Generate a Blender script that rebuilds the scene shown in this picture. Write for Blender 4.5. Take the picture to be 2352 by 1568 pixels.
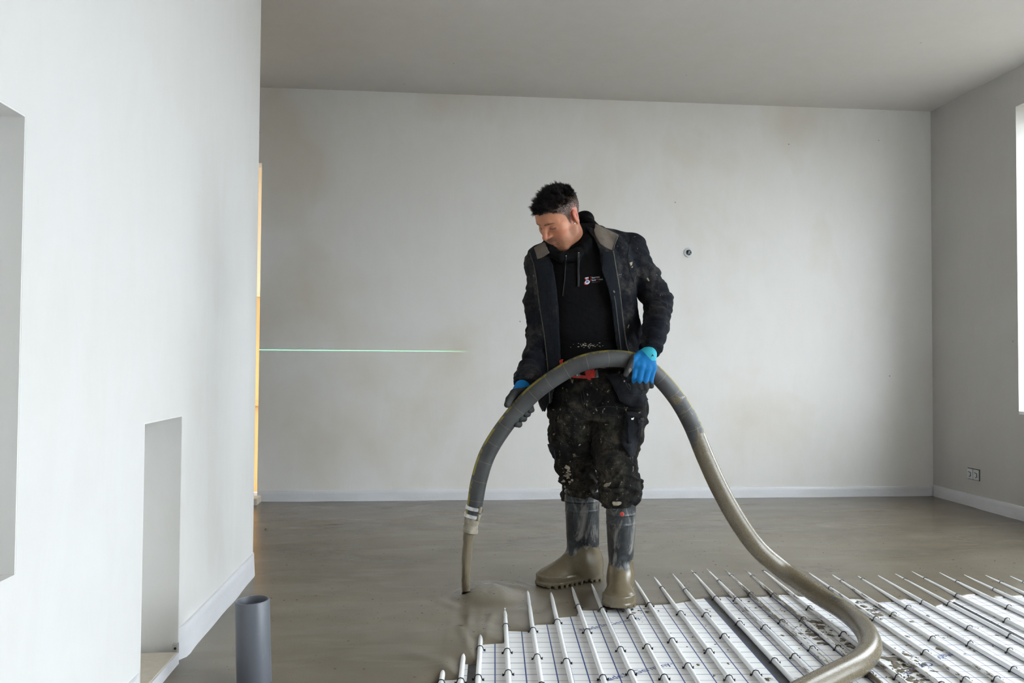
import bpy, bmesh, math, random
import numpy as np
from mathutils import Vector, Matrix

random.seed(7)
rng = np.random.default_rng(7)
sc = bpy.context.scene
for o in list(bpy.data.objects):
    bpy.data.objects.remove(o)

# ---------------------------------------------------------------- camera
CAM = np.array([0.0, 0.0, 1.005])
FOC = 1850.0                      # focal length in pixels of the 2352 px wide frame
YAW, PITCH, ROLL = 0.08976, 0.02679, 0.00651


def cam_axes():
    cy, sy, cp, sp = math.cos(YAW), math.sin(YAW), math.cos(PITCH), math.sin(PITCH)
    f = np.array([sy * cp, cy * cp, sp])
    r = np.array([cy, -sy, 0.0])
    u = np.cross(r, f)
    cr, sr = math.cos(ROLL), math.sin(ROLL)
    return np.array([r * cr + u * sr, -r * sr + u * cr, f])


AX = cam_axes()
cd = bpy.data.cameras.new('camera')
cam = bpy.data.objects.new('camera', cd)
sc.collection.objects.link(cam)
cd.sensor_width = 36.0
cd.lens = FOC * 36.0 / 2352.0
cd.clip_end = 200
cam.matrix_world = Matrix(((AX[0][0], AX[1][0], -AX[2][0], CAM[0]),
                           (AX[0][1], AX[1][1], -AX[2][1], CAM[1]),
                           (AX[0][2], AX[1][2], -AX[2][2], CAM[2]),
                           (0, 0, 0, 1)))
sc.camera = cam

# ---------------------------------------------------------------- light
world = bpy.data.worlds.new('overcast_sky')
sc.world = world
world.use_nodes = True
bg = world.node_tree.nodes['Background']
bg.inputs[0].default_value = (0.885, 0.935, 1.0, 1)
bg.inputs[1].default_value = 3.2

sd = bpy.data.lights.new('sun', 'SUN')
sd.energy = 0.42
sd.color = (1.0, 0.86, 0.66)
sd.angle = 0.009
sun = bpy.data.objects.new('sun', sd)
sc.collection.objects.link(sun)
sun.rotation_euler = Vector((0.87, 0.34, -0.52)).to_track_quat('-Z', 'Y').to_euler()

vs = sc.view_settings
vs.view_transform = 'Standard'
vs.look = 'None'
vs.gamma = 1.0
vs.exposure = 2.34
try:
    vs.use_curve_mapping = False
except Exception:
    pass

# ---------------------------------------------------------------- helpers


def raydir(u, v):
    return np.array([(u - 1176.0) / FOC, -(v - 784.0) / FOC, 1.0]) @ AX


def at(u, v, y):
    """point of the photograph (pixel u, v) that stands at depth y in the room"""
    d = raydir(u, v)
    return CAM + d * (y / d[1])


def onz(u, v, z):
    d = raydir(u, v)
    return CAM + d * ((z - CAM[2]) / d[2])


def onx(u, v, x):
    d = raydir(u, v)
    return CAM + d * (x / d[0])


def link(o, parent=None):
    sc.collection.objects.link(o)
    if parent is not None:
        o.parent = parent
    return o


def mesh_obj(name, verts, faces, mat=None, parent=None, smooth=False):
    me = bpy.data.meshes.new(name)
    if isinstance(faces, np.ndarray):
        nv, nf, k = len(verts), len(faces), faces.shape[1]
        me.vertices.add(nv)
        me.vertices.foreach_set('co', np.asarray(verts, np.float32).ravel())
        me.loops.add(nf * k)
        me.loops.foreach_set('vertex_index', faces.astype(np.int32).ravel())
        me.polygons.add(nf)
        me.polygons.foreach_set('loop_start', np.arange(0, nf * k, k, dtype=np.int32))
        me.polygons.foreach_set('loop_total', np.full(nf, k, np.int32))
        me.update(calc_edges=True)
    else:
        me.from_pydata([tuple(map(float, v)) for v in verts], [], [tuple(map(int, f)) for f in faces])
        me.update()
    if smooth:
        me.polygons.foreach_set('use_smooth', np.ones(len(me.polygons), bool))
    if mat is not None:
        me.materials.append(mat)
    return link(bpy.data.objects.new(name, me), parent)


def set_col(o, cols, name='tint'):
    a = o.data.attributes.new(name, 'FLOAT_COLOR', 'POINT')
    c = np.ones((len(o.data.vertices), 4), np.float32)
    c[:, :cols.shape[1]] = cols
    a.data.foreach_set('color', c.ravel())


def tag(o, label=None, cat=None, group=None, kind=None):
    if label: o['label'] = label
    if cat: o['category'] = cat
    if group: o['group'] = group
    if kind: o['kind'] = kind
    return o


def empty(name, loc=(0, 0, 0), rz=0.0):
    o = bpy.data.objects.new(name, None)
    o.empty_display_size = 0.1
    o.location = loc
    o.rotation_euler = (0, 0, rz)
    return link(o)


def keep(o, parent):
    """parent a mesh built in world coordinates without moving it"""
    o.parent = parent
    o.matrix_parent_inverse = parent.matrix_world.inverted() if parent.type != 'EMPTY' else Matrix.LocRotScale(parent.location, parent.rotation_euler, None).inverted()
    return o


class MB:
    def __init__(s):
        s.v, s.f = [], []

    def add(s, vs_, fs_):
        b = len(s.v)
        s.v += [tuple(map(float, x)) for x in vs_]
        s.f += [tuple(b + i for i in f) for f in fs_]

    def box(s, lo, hi):
        x0, y0, z0 = lo; x1, y1, z1 = hi
        s.add([(x0, y0, z0), (x1, y0, z0), (x1, y1, z0), (x0, y1, z0), (x0, y0, z1), (x1, y0, z1), (x1, y1, z1), (x0, y1, z1)],
              [(0, 3, 2, 1), (4, 5, 6, 7), (0, 1, 5, 4), (1, 2, 6, 5), (2, 3, 7, 6), (3, 0, 4, 7)])

    def tube(s, pts, r, n=12, cap=True):
        pts = [np.asarray(p, float) for p in pts]
        rs = r if hasattr(r, '__len__') else [r] * len(pts)
        b = len(s.v)
        up = None
        for i, p in enumerate(pts):
            t = pts[min(i + 1, len(pts) - 1)] - pts[max(i - 1, 0)]
            t /= np.linalg.norm(t) + 1e-12
            if up is None:
                up = np.array([0, 0, 1.0]) if abs(t[2]) < 0.9 else np.array([1.0, 0, 0])
            a = np.cross(t, up); a /= np.linalg.norm(a) + 1e-12
            up = np.cross(a, t)
            for k in range(n):
                w = 2 * math.pi * k / n
                s.v.append(tuple(p + rs[i] * (a * math.cos(w) + up * math.sin(w))))
        for i in range(len(pts) - 1):
            for k in range(n):
                k2 = (k + 1) % n
                s.f.append((b + i * n + k, b + i * n + k2, b + (i + 1) * n + k2, b + (i + 1) * n + k))
        if cap:
            s.f.append(tuple(b + k for k in reversed(range(n))))
            e = b + (len(pts) - 1) * n
            s.f.append(tuple(e + k for k in range(n)))

    def lathe(s, prof, c=(0, 0, 0), axis=(0, 0, 1), n=32):
        """prof: (radius, height) pairs along the axis"""
        w = np.asarray(axis, float); w /= np.linalg.norm(w)
        a = np.cross(w, (0, 1, 0) if abs(w[1]) < 0.9 else (1, 0, 0)); a /= np.linalg.norm(a)
        bb = np.cross(w, a)
        b = len(s.v); c = np.asarray(c, float)
        for r, h in prof:
            for k in range(n):
                t = 2 * math.pi * k / n
                s.v.append(tuple(c + w * h + r * (a * math.cos(t) + bb * math.sin(t))))
        for i in range(len(prof) - 1):
            for k in range(n):
                k2 = (k + 1) % n
                s.f.append((b + i * n + k, b + i * n + k2, b + (i + 1) * n + k2, b + (i + 1) * n + k))

    def build(s, name, mat, parent=None, smooth=False, bevel=0.0):
        o = mesh_obj(name, s.v, s.f, mat, parent, smooth)
        if bevel:
            m = o.modifiers.new('bevel', 'BEVEL'); m.width = bevel; m.segments = 2; m.limit_method = 'ANGLE'
        return o


# ---------------------------------------------------------------- materials
class NT:
    """tiny node-tree helper"""
    def __init__(s, name):
        s.m = bpy.data.materials.new(name); s.m.use_nodes = True
        s.t = s.m.node_tree; s.b = s.t.nodes['Principled BSDF']

    def n(s, typ, **kw):
        nd = s.t.nodes.new(typ)
        for k, v in kw.items():
            if k.startswith('i_'):
                key = k[2:]
                key = int(key) if key.isdigit() else key.replace('_', ' ')
                s.put(nd.inputs[key], v)
            else:
                setattr(nd, k, v)
        return nd

    def put(s, sock, v):
        if isinstance(v, bpy.types.NodeSocket):
            s.t.links.new(v, sock)
        elif isinstance(v, bpy.types.Node):
            s.t.links.new(v.outputs[0], sock)
        elif isinstance(v, (tuple, list)) and len(v) == 3 and sock.type == 'RGBA':
            sock.default_value = (*v, 1)
        else:
            sock.default_value = v

    def coord(s, scale=(1, 1, 1), kind='Object', rot=(0, 0, 0)):
        c = s.n('ShaderNodeTexCoord')
        return s.n('ShaderNodeMapping', i_Vector=c.outputs[kind], i_Scale=scale, i_Rotation=rot).outputs[0]

    def noise(s, vec, scale, detail=4, rough=0.55, dist=0.0):
        return s.n('ShaderNodeTexNoise', i_Vector=vec, i_Scale=scale, i_Detail=detail, i_Roughness=rough, i_Distortion=dist).outputs[0]

    def ramp(s, fac, stops, interp='LINEAR'):
        r = s.n('ShaderNodeValToRGB', i_Fac=fac)
        e = r.color_ramp; e.interpolation = interp
        while len(e.elements) < len(stops): e.elements.new(0.5)
        for el, (p, c) in zip(e.elements, stops):
            el.position = p
            el.color = (c, c, c, 1) if not hasattr(c, '__len__') else (*c, 1)
        return r.outputs[0]

    def mix(s, fac, a, b, blend='MIX'):
        m = s.n('ShaderNodeMix', data_type='RGBA', blend_type=blend)
        s.put(m.inputs[0], fac); s.put(m.inputs[6], a); s.put(m.inputs[7], b)
        return m.outputs[2]

    def math(s, op, a, b=0.0, c=0.0, clamp=False):
        m = s.n('ShaderNodeMath', operation=op, use_clamp=clamp)
        s.put(m.inputs[0], a); s.put(m.inputs[1], b); s.put(m.inputs[2], c)
        return m.outputs[0]

    def bump(s, h, strength=0.3, dist=0.01):
        b = s.n('ShaderNodeBump', i_Height=h, i_Strength=strength, i_Distance=dist)
        s.t.links.new(b.outputs[0], s.b.inputs['Normal'])
        return b

    def attr(s, name):
        return s.n('ShaderNodeAttribute', attribute_name=name)

    def set(s, **kw):
        for k, v in kw.items():
            s.put(s.b.inputs[{'col': 'Base Color', 'rough': 'Roughness', 'metal': 'Metallic', 'spec': 'Specular IOR Level',
                              'sss': 'Subsurface Weight', 'coat': 'Coat Weight', 'coatr': 'Coat Roughness'}.get(k, k)], v)
        return s.m


def plain(name, col, rough=0.5, metal=0.0, spec=0.5, grain=0.06, gscale=40):
    t = NT(name)
    n = t.noise(t.coord(), gscale, 3)
    c = t.mix(t.ramp(n, [(0.3, 0), (0.7, 1)]), tuple(x * (1 - grain) for x in col), tuple(min(1, x * (1 + grain)) for x in col))
    return t.set(col=c, rough=rough, metal=metal, spec=spec)


def plaster(name, col, warm=0.0):
    t = NT(name)
    v = t.coord()
    big = t.noise(v, 0.9, 5, 0.6, 0.4)
    mid = t.noise(t.coord((3.0, 3.0, 1.0)), 2.4, 6, 0.65, 0.8)
    c = t.mix(t.ramp(big, [(0.35, 0), (0.75, 1)]), col, (col[0] * 0.965, col[1] * 0.95, col[2] * 0.925))
    c = t.mix(t.math('MULTIPLY', t.ramp(mid, [(0.42, 0), (0.62, 1)]), 0.45), c, (col[0] * 1.03, col[1] * 1.03, col[2] * 1.035))
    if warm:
        # damp, still drying plaster: tan stains, partition shade painted in at the left
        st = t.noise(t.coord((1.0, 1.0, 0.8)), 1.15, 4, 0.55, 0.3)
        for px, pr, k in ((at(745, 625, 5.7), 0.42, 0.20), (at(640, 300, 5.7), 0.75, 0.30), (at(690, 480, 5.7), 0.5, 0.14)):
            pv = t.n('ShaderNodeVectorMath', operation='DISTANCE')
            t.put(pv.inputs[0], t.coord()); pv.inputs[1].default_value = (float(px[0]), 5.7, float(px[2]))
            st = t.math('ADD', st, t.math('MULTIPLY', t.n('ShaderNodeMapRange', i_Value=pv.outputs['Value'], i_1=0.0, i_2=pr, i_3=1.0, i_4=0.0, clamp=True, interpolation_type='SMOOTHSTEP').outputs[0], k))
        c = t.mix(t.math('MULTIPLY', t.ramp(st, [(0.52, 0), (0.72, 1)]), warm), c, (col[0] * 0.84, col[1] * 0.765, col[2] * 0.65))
    dots = t.n('ShaderNodeTexVoronoi', i_Vector=v, i_Scale=3.1).outputs['Distance']
    c = t.mix(t.ramp(dots, [(0.012, 0.8), (0.02, 0)]), c, (0.25, 0.22, 0.19))
    t.bump(t.noise(t.coord((1, 1, 0.35)), 14, 5, 0.6, 0.5), 0.10, 0.01)
    return t.set(col=c, rough=0.62, spec=0.25)


M = {}
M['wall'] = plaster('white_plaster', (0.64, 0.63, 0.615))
M['wall_back'] = plaster('drying_shaded_plaster', (0.72, 0.70, 0.675), 0.58)
M['wall_shaded'] = plaster('shaded_plaster', (0.53, 0.515, 0.49))  # same plaster, darkened to paint in the shade on the window wall
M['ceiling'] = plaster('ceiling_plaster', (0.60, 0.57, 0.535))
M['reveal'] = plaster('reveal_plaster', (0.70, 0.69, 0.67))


def foam_mat():
    t = NT('edge_strip_foam')
    n = t.noise(t.coord(), 90, 3)
    t.bump(n, 0.25, 0.003)
    c = t.mix(t.ramp(t.noise(t.coord((1, 1, 4)), 3, 4), [(0.4, 0), (0.7, 1)]), (0.66, 0.66, 0.68), (0.60, 0.595, 0.60))
    return t.set(col=c, rough=0.35, spec=0.4)


M['foam'] = foam_mat()
M['board'] = plain('bare_mdf', (0.55, 0.49, 0.40), 0.7)
M['steel'] = plain('galvanised_steel', (0.55, 0.55, 0.55), 0.35, 0.9)
M['black'] = plain('black_plastic', (0.012, 0.012, 0.013), 0.45)
M['window_frame'] = plain('white_window_frame', (0.8, 0.8, 0.8), 0.3)

# ---------------------------------------------------------------- room
YB, XR, XP, YP, ZC, ZS = 5.70, 3.66, -0.837, 3.78, 2.914, 0.043
XL, YN = -2.9, -2.6               # corridor side and the wall behind the camera
TH = 0.12                          # outer walls


def wall_grid(name, axis, pos, thick, us, zs, holes, mat, parent=None):
    """a wall slab with rectangular holes; axis 'x' or 'y' is its normal. us/zs are its extents, holes (u0,u1,z0,z1)"""
    U = sorted({*us, *[h[0] for h in holes], *[h[1] for h in holes]})
    Z = sorted({*zs, *[h[2] for h in holes], *[h[3] for h in holes]})
    mb = MB()
    for i in range(len(U) - 1):
        for j in range(len(Z) - 1):
            cu, cz = (U[i] + U[i + 1]) / 2, (Z[j] + Z[j + 1]) / 2
            if any(h[0] < cu < h[1] and h[2] < cz < h[3] for h in holes):
                continue
            lo, hi = [U[i], Z[j]], [U[i + 1], Z[j + 1]]
            a, b = sorted((pos, pos + thick))
            if axis == 'x': mb.box((a, lo[0], lo[1]), (b, hi[0], hi[1]))
            else: mb.box((lo[0], a, lo[1]), (hi[0], b, hi[1]))
    o = mb.build(name, mat, parent)
    bm = bmesh.new(); bm.from_mesh(o.data)
    bmesh.ops.remove_doubles(bm, verts=bm.verts, dist=1e-5)
    # drop the inner faces shared by neighbouring blocks
    seen = {}
    for f in bm.faces: seen.setdefault(tuple(sorted(v.index for v in f.verts)), []).append(f)
    bmesh.ops.delete(bm, geom=[f for fs in seen.values() if len(fs) > 1 for f in fs], context='FACES_ONLY')
    bm.to_mesh(o.data); bm.free()
    o['kind'] = 'structure'
    return o


Z0 = -0.12
# right wall with its windows
wt = onx(2333, 245, XR)
wb = onx(2347, 952, XR)
WIN = [(3.55, float(wt[1]), float(wb[2]), float(wt[2])), (-0.9, 2.55, 0.10, float(wt[2]))]
wall_grid('wall_right', 'x', XR, 0.34, (YN, YB), (Z0, ZC), WIN, M['wall_shaded'])
DOOR = (-1.85, float(at(597, 700, YB)[0]), Z0, float(at(597, 374, YB)[2]))
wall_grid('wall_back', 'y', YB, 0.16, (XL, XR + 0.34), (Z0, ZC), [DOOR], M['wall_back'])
M['block'] = plain('dark_front_wall', (0.42, 0.41, 0.39), 0.9, 0, 0.2, 0.2, 12)  # made-up dark finish, cuts light bouncing off the unseen front wall
wall_grid('wall_front', 'y', YN, -TH, (XL, XR), (Z0, ZC), [], M['block'])
wall_grid('wall_left', 'x', XL, -TH, (YN, YB), (Z0, ZC), [], M['wall'])
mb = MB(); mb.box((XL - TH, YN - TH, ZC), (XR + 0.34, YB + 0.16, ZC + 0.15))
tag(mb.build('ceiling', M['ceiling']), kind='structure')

# the white partition on the left with its two niches
n1t, n1b = onx(60, 265, XP), onx(42, 1315, XP)
n2t = onx(410, 955, XP)
NICHE_TOP = (0.55, float(n1t[1]), float(n1b[2]), float(n1t[2]))
NICHE_LOW = (float(onx(327, 1250, XP)[1]), float(onx(414, 1250, XP)[1]), 0.050, float(n2t[2]))
part = wall_grid('wall_partition', 'x', XP, -0.14, (YN, YP), (Z0, ZC), [NICHE_TOP, NICHE_LOW], M['wall'])
wall_grid('wall_partition_back', 'x', XP - 0.14, -0.06, (YN, YP), (Z0, ZC), [], M['reveal'])
for i, (y0, y1, z0, z1) in enumerate((NICHE_TOP, NICHE_LOW)):
    mb = MB(); t = 0.004; xa, xb = XP - 0.139, XP - 0.0005
    mb.box((xa, y1 - t, z0), (xb, y1, z1)); mb.box((xa, y0, z0), (xb, y0 + t, z1))
    mb.box((xa, y0 + t, z1 - t), (xb, y1 - t, z1))
    tag(mb.build('trim_%d' % (i + 1), M['reveal']), kind='structure')

# windows: frame, mullion and panes in each opening
tg = NT('window_glass')
tr = tg.n('ShaderNodeBsdfTransparent', i_Color=(0.95, 0.97, 0.97))
gl = tg.n('ShaderNodeBsdfGlossy', i_Roughness=0.02)
mx = tg.n('ShaderNodeMixShader', i_Fac=0.06)
tg.t.links.new(tr.outputs[0], mx.inputs[1]); tg.t.links.new(gl.outputs[0], mx.inputs[2])
tg.t.links.new(mx.outputs[0], tg.t.nodes['Material Output'].inputs[0])
M['glass'] = tg.m
for i, (y0, y1, z0, z1) in enumerate(WIN):
    w = empty('window_%d' % (i + 1), (XR + 0.2, (y0 + y1) / 2, z0)); w['kind'] = 'structure'
    xa, xb, f = XR + 0.22, XR + 0.28, 0.06
    mb = MB()
    mb.box((xa, y0, z0), (xb, y0 + f, z1)); mb.box((xa, y1 - f, z0), (xb, y1, z1))
    mb.box((xa, y0 + f, z0), (xb, y1 - f, z0 + f)); mb.box((xa, y0 + f, z1 - f), (xb, y1 - f, z1))
    keep(mb.build('window_frame', M['window_frame']), w)
    k = 1 if i == 0 else 3
    ys = np.linspace(y0 + f, y1 - f, k + 1)
    for j in range(k):
        if j:
            mb = MB(); mb.box((xa, ys[j] - 0.03, z0 + f), (xb, ys[j] + 0.03, z1 - f)); keep(mb.build('mullion', M['window_frame']), w)
        mb = MB(); mb.box((xa + 0.025, ys[j] + (0.03 if j else 0), z0 + f), (xa + 0.031, ys[j + 1] - (0.03 if j < k - 1 else 0), z1 - f))
        keep(mb.build('window_pane', M['glass']), w)
    mb = MB(); mb.box((XR + 0.002, y0 + 0.001, z0 + 0.0005), (XR + 0.22, y1 - 0.001, z0 + 0.02))
    keep(mb.build('window_sill', M['window_frame']), w)

# edge strips of white foam along the foot of the walls


def strip_mesh(name, path, h0, h1, lean, wave, seed, mat, thick=0.008):
    r = np.random.default_rng(seed)
    path = np.asarray(path, float)
    seg = np.linalg.norm(np.diff(path, axis=0), axis=1); L = np.concatenate([[0], np.cumsum(seg)])
    n = max(8, int(L[-1] / 0.03)); s = np.linspace(0, L[-1], n)
    P = np.stack([np.interp(s, L, path[:, k]) for k in range(2)], 1)
    T = np.gradient(P, axis=0); T /= np.linalg.norm(T, axis=1)[:, None]
    N = np.stack([T[:, 1], -T[:, 0]], 1)
    ph = r.uniform(0, 6, 4)
    w = sum(np.sin(s * k + p) for k, p in zip((2.1, 5.3, 9.1, 17.0), ph)) / 4 * wave
    endk = np.clip(np.minimum(s, L[-1] - s) / 0.05, 0, 1) ** 0.5
    rows = [(h0, 0.016), (h0 + 0.4 * (h1 - h0), 0.013), (h0 + 0.8 * (h1 - h0), 0.009), (h1 - 0.003, 0.008), (h1, 0.005), (h1, 0.0)]
    V = []
    for z, off in rows:
        k = (z - h0) / (h1 - h0)
        q = P + N * (-0.003 if off == 0.0 else 1) * 1.0 if off == 0.0 else P + N * ((off + 0.004 * lean + w[:, None] * (1 - 0.6 * k)) * endk[:, None])
        V.append(np.column_stack([q, np.full(n, z) + (w * 0.35 if k > 0.5 else w * 0.15)]))
    V = np.concatenate(V); F = []
    for j in range(len(rows) - 1):
        for i in range(n - 1):
            F.append((j * n + i, j * n + i + 1, (j + 1) * n + i + 1, (j + 1) * n + i))
    o = mesh_obj(name, V, F, mat, None, True)
    o['kind'] = 'structure'
    return o


hb = float(at(1290, 1122, YB)[2])
strip_mesh('baseboard_back', [(DOOR[1] + 0.005, YB), (XR, YB)], 0.0, hb, 0.5, 0.004, 3, M['foam'])
strip_mesh('baseboard_right', [(XR, YB), (XR, -2.0)], 0.0, hb + 0.01, 0.5, 0.004, 4, M['foam'])
strip_mesh('baseboard_partition', [(XP, NICHE_LOW[1] + 0.03), (XP, YP + 0.012), (XP - 0.2, YP + 0.012)][::-1] and
           [(XP, NICHE_LOW[1] + 0.002), (XP, YP + 0.012)], 0.0, 0.135, 1.0, 0.007, 6, M['foam'])
strip_mesh('baseboard_near', [(XP, -0.5), (XP, NICHE_LOW[0] - 0.01)], 0.0, 0.125, 1.0, 0.006, 8, M['foam'])
# sill board in the low niche with a white front edge, and the perforated corner bead beside it
mb = MB(); mb.box((XP - 0.138, NICHE_LOW[0] - 0.10, 0.03), (XP + 0.004, NICHE_LOW[1] - 0.025, 0.068))
tag(mb.build('trim_3', M['board'], bevel=0.002), kind='structure')
mb = MB(); mb.box((XP + 0.004, NICHE_LOW[0] - 0.10, 0.0), (XP + 0.010, NICHE_LOW[1] - 0.025, 0.066))
tag(mb.build('trim_4', M['foam'], bevel=0.001), kind='structure')
bead = empty('corner_bead', (XP, NICHE_LOW[1] - 0.012, 0.03))
tag(bead, 'bare perforated steel corner bead end at the foot of the low niche', 'corner bead')
mb = MB(); mb.box((XP - 0.012, NICHE_LOW[1] - 0.024, 0.03), (XP + 0.002, NICHE_LOW[1] - 0.001, 0.09)); keep(mb.build('bead_strip', M['steel']), bead)
for k, (dx, dz) in enumerate(((-0.003, 0.045), (-0.008, 0.062), (-0.003, 0.079))):
    mb = MB(); mb.lathe([(0.0, 0), (0.0042, 0), (0.0042, 0.0016), (0.0, 0.0016)], (XP + dx, NICHE_LOW[1] - 0.024, dz), (0, -1, 0), 10)
    keep(mb.build('bead_hole', M['black']), bead)

# line laser standing in the passage behind the partition: a thin green fan on the back wall
lz = at(840, 805, YB)
ld = bpy.data.lights.new('laser_fan', 'POINT'); ld.energy = 3.0; ld.color = (0.18, 1.0, 0.45); ld.shadow_soft_size = 0.0
lo_ = bpy.data.objects.new('laser_fan', ld); sc.collection.objects.link(lo_); lo_.location = (-2.2, 3.2, float(lz[2]))
ld.use_nodes = True; lt = ld.node_tree
em = lt.nodes['Emission']; ge = lt.nodes.new('ShaderNodeNewGeometry'); sp3 = lt.nodes.new('ShaderNodeSeparateXYZ')
lt.links.new(ge.outputs['Incoming'], sp3.inputs[0])


def lmath(op, x, y=0.0):
    m = lt.nodes.new('ShaderNodeMath'); m.operation = op
    for s_, v_ in zip(m.inputs, (x, y)):
        if isinstance(v_, bpy.types.NodeSocket): lt.links.new(v_, s_)
        else: s_.default_value = v_
    return m.outputs[0]


flat = lmath('LESS_THAN', lmath('ABSOLUTE', sp3.outputs[2]), 0.00075)
rat = lmath('DIVIDE', sp3.outputs[0], sp3.outputs[1])
fade = lmath('MINIMUM', lmath('MAXIMUM', lmath('MULTIPLY', lmath('SUBTRACT', 0.985, rat), 9.0), 0.0), 1.0)
front_ = lmath('GREATER_THAN', rat, 0.05)
lt.links.new(lmath('MULTIPLY', lmath('MULTIPLY', lmath('MULTIPLY', flat, fade), front_), 75.0), em.inputs['Strength'])

# the sunlit yard behind the doorway: ground, timber boards
t = NT('outdoor_paving'); M['ground'] = t.set(col=t.mix(t.noise(t.coord(), 3, 5), (0.14, 0.13, 0.11), (0.20, 0.18, 0.15)), rough=0.9)
mb = MB(); mb.box((-30, -30, -0.5), (30, 30, -0.2)); tag(mb.build('outdoor_ground', M['ground']), kind='structure')
t = NT('sunlit_timber')
gr = t.noise(t.coord((14, 14, 0.8)), 3, 4, 0.6, 0.5)
M['timber'] = t.set(col=t.mix(t.ramp(gr, [(0.3, 0), (0.7, 1)]), (0.34, 0.18, 0.05), (0.43, 0.25, 0.085)), rough=0.7)
t = NT('timber_pale'); M['timber_pale'] = t.set(col=t.mix(t.noise(t.coord((14, 14, 1)), 3, 4), (0.40, 0.30, 0.18), (0.46, 0.36, 0.23)), rough=0.7)
fence = empty('timber_screen', (-2.2, 7.6, -0.2))
tag(fence, 'sunlit warm timber board screen seen through the gap past the partition', 'screen')
zs = [-0.19, 0.62, 0.66, 1.58, 2.02, 2.9]
for k in range(7):
    x = -4.4 + 0.5 * k
    mb = MB(); mb.box((x, 7.6, -0.19), (x + 0.49, 7.63, 1.62)); keep(mb.build('board', M['timber']), fence)
    mb = MB(); mb.box((x, 7.575, 1.60), (x + 0.49, 7.599, 2.90)); keep(mb.build('board', M['timber_pale']), fence)
mb = MB(); mb.box((-4.4, 7.56, 0.60), (-0.9, 7.5995, 0.65)); keep(mb.build('rail', M['timber']), fence)
mb = MB(); mb.box((-4.6, YB + 0.16, 2.92), (0.4, 7.7, 3.05)); tag(mb.build('sky_blocker', M['timber_pale']), kind='structure')  # added unseen slab, keeps sky light off the boards
# low threshold block at the doorway
mb = MB(); mb.box((DOOR[1] - 0.45, YB - 0.14, 0.0), (DOOR[1] + 0.03, YB - 0.005, 0.085))
tag(mb.build('threshold_block', M['board'], bevel=0.004), 'beige board block lying on the screed at the doorway corner', 'block')

# ---------------------------------------------------------------- floor: insulation sheets, heating pipes, wet screed
SLOPE = 0.068                      # the pipes run slightly askew to the walls
ANG = -math.atan(SLOPE)


def film_mat():
    t = NT('printed_foil')
    c = t.n('ShaderNodeTexCoord').outputs['Object']
    sx = t.n('ShaderNodeSeparateXYZ', i_Vector=c)

    def lines(sock, period, half, off=0.0):
        a = t.math('DIVIDE', t.math('ADD', sock, off), period)
        d = t.math('ABSOLUTE', t.math('SUBTRACT', t.math('FRACT', a), 0.5))
        return t.math('GREATER_THAN', d, 0.5 - half / period)
    X, Y = sx.outputs[0], sx.outputs[1]
    col = (0.86, 0.855, 0.845)
    sh = t.noise(t.coord((1, 1, 1)), 7, 4)
    c0 = t.mix(t.ramp(sh, [(0.35, 0), (0.7, 1)]), col, (0.80, 0.79, 0.77))
    c1 = t.mix(lines(Y, 0.1, 0.0014, 0.05), c0, (0.30, 0.31, 0.42))
    c1 = t.mix(lines(Y, 0.1, 0.0018), c1, (0.06, 0.09, 0.24))
    c1 = t.mix(lines(X, 0.1, 0.0013, 0.05), c1, (0.12, 0.15, 0.30))
    c1 = t.mix(lines(X, 0.1, 0.0021), c1, (0.012, 0.05, 0.23))
    dirt = t.noise(t.coord(), 60, 3, 0.7)
    c1 = t.mix(t.ramp(dirt, [(0.72, 0), (0.76, 0.7)]), c1, (0.30, 0.26, 0.2))
    t.bump(t.noise(t.coord((1, 1, 1)), 9, 3), 0.12, 0.01)
    return t.set(col=c1, rough=0.38, spec=0.4)


M['film'] = film_mat()
M['underlay'] = plain('dark_underlay', (0.035, 0.037, 0.040), 0.35, 0, 0.5, 0.4, 30)
M['clip'] = plain('black_clip', (0.010, 0.010, 0.016), 0.4)
M['ink'] = plain('blue_ink', (0.012, 0.05, 0.23), 0.5)
M['red_ink'] = plain('violet_ink', (0.35, 0.12, 0.22), 0.5)

mb = MB(); mb.box((XL, YN, -0.20), (XR, YB, -0.002))
tag(mb.build('subfloor', M['underlay']), kind='structure')


def xline(x3, y, s=SLOPE):
    return x3 + s * (y - 3.0)


GAPS = [(0.125, 0.153), (1.117, 1.155), (2.128, 2.180)]      # dark joints at y = 3
EDGES = [-0.35, GAPS[0][0], GAPS[0][1], GAPS[1][0], GAPS[1][1], GAPS[2][0], GAPS[2][1], 3.55]
SLAB = ['foil covered insulation sheet at the left under the pour, only its corner showing',
        'gridded white insulation sheet between the left joint and the broad dark joint',
        'gridded white insulation sheet lying under the bend of the hose',
        'gridded white insulation sheet furthest right, past the narrow dark joint']
sheets = []
for i in range(4):
    x0, x1 = EDGES[2 * i], EDGES[2 * i + 1]
    o0 = xline(0, 3.0)
    first = (0.062 if i != 0 else x1 - x0 - 0.02)
    ox = x0 + first
    mb = MB()
    ya, yb = (-2.2 if i == 0 else -4.6), 1.4
    mb.box((x0 - ox, ya, -0.0018), (x1 - ox, yb, 0.0))
    o = mb.build('insulation_sheet', M['film'])
    o.location = (ox, 3.0 + 0.02, 0.0); o.rotation_euler = (0, 0, ANG)
    tag(o, SLAB[i], 'insulation')
    sheets.append(o)


def text_mesh(name, body, size, mat, parent, extrude=0.0):
    cu = bpy.data.curves.new(name, 'FONT'); cu.body = body; cu.size = size; cu.extrude = extrude
    cu.resolution_u = 3
    to = bpy.data.objects.new(name, cu); sc.collection.objects.link(to)
    dg = bpy.context.evaluated_depsgraph_get()
    me = bpy.data.meshes.new_from_object(to.evaluated_get(dg))
    bpy.data.objects.remove(to); bpy.data.curves.remove(cu)
    me.materials.clear(); me.materials.append(mat)
    return link(bpy.data.objects.new(name, me), parent)


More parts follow.
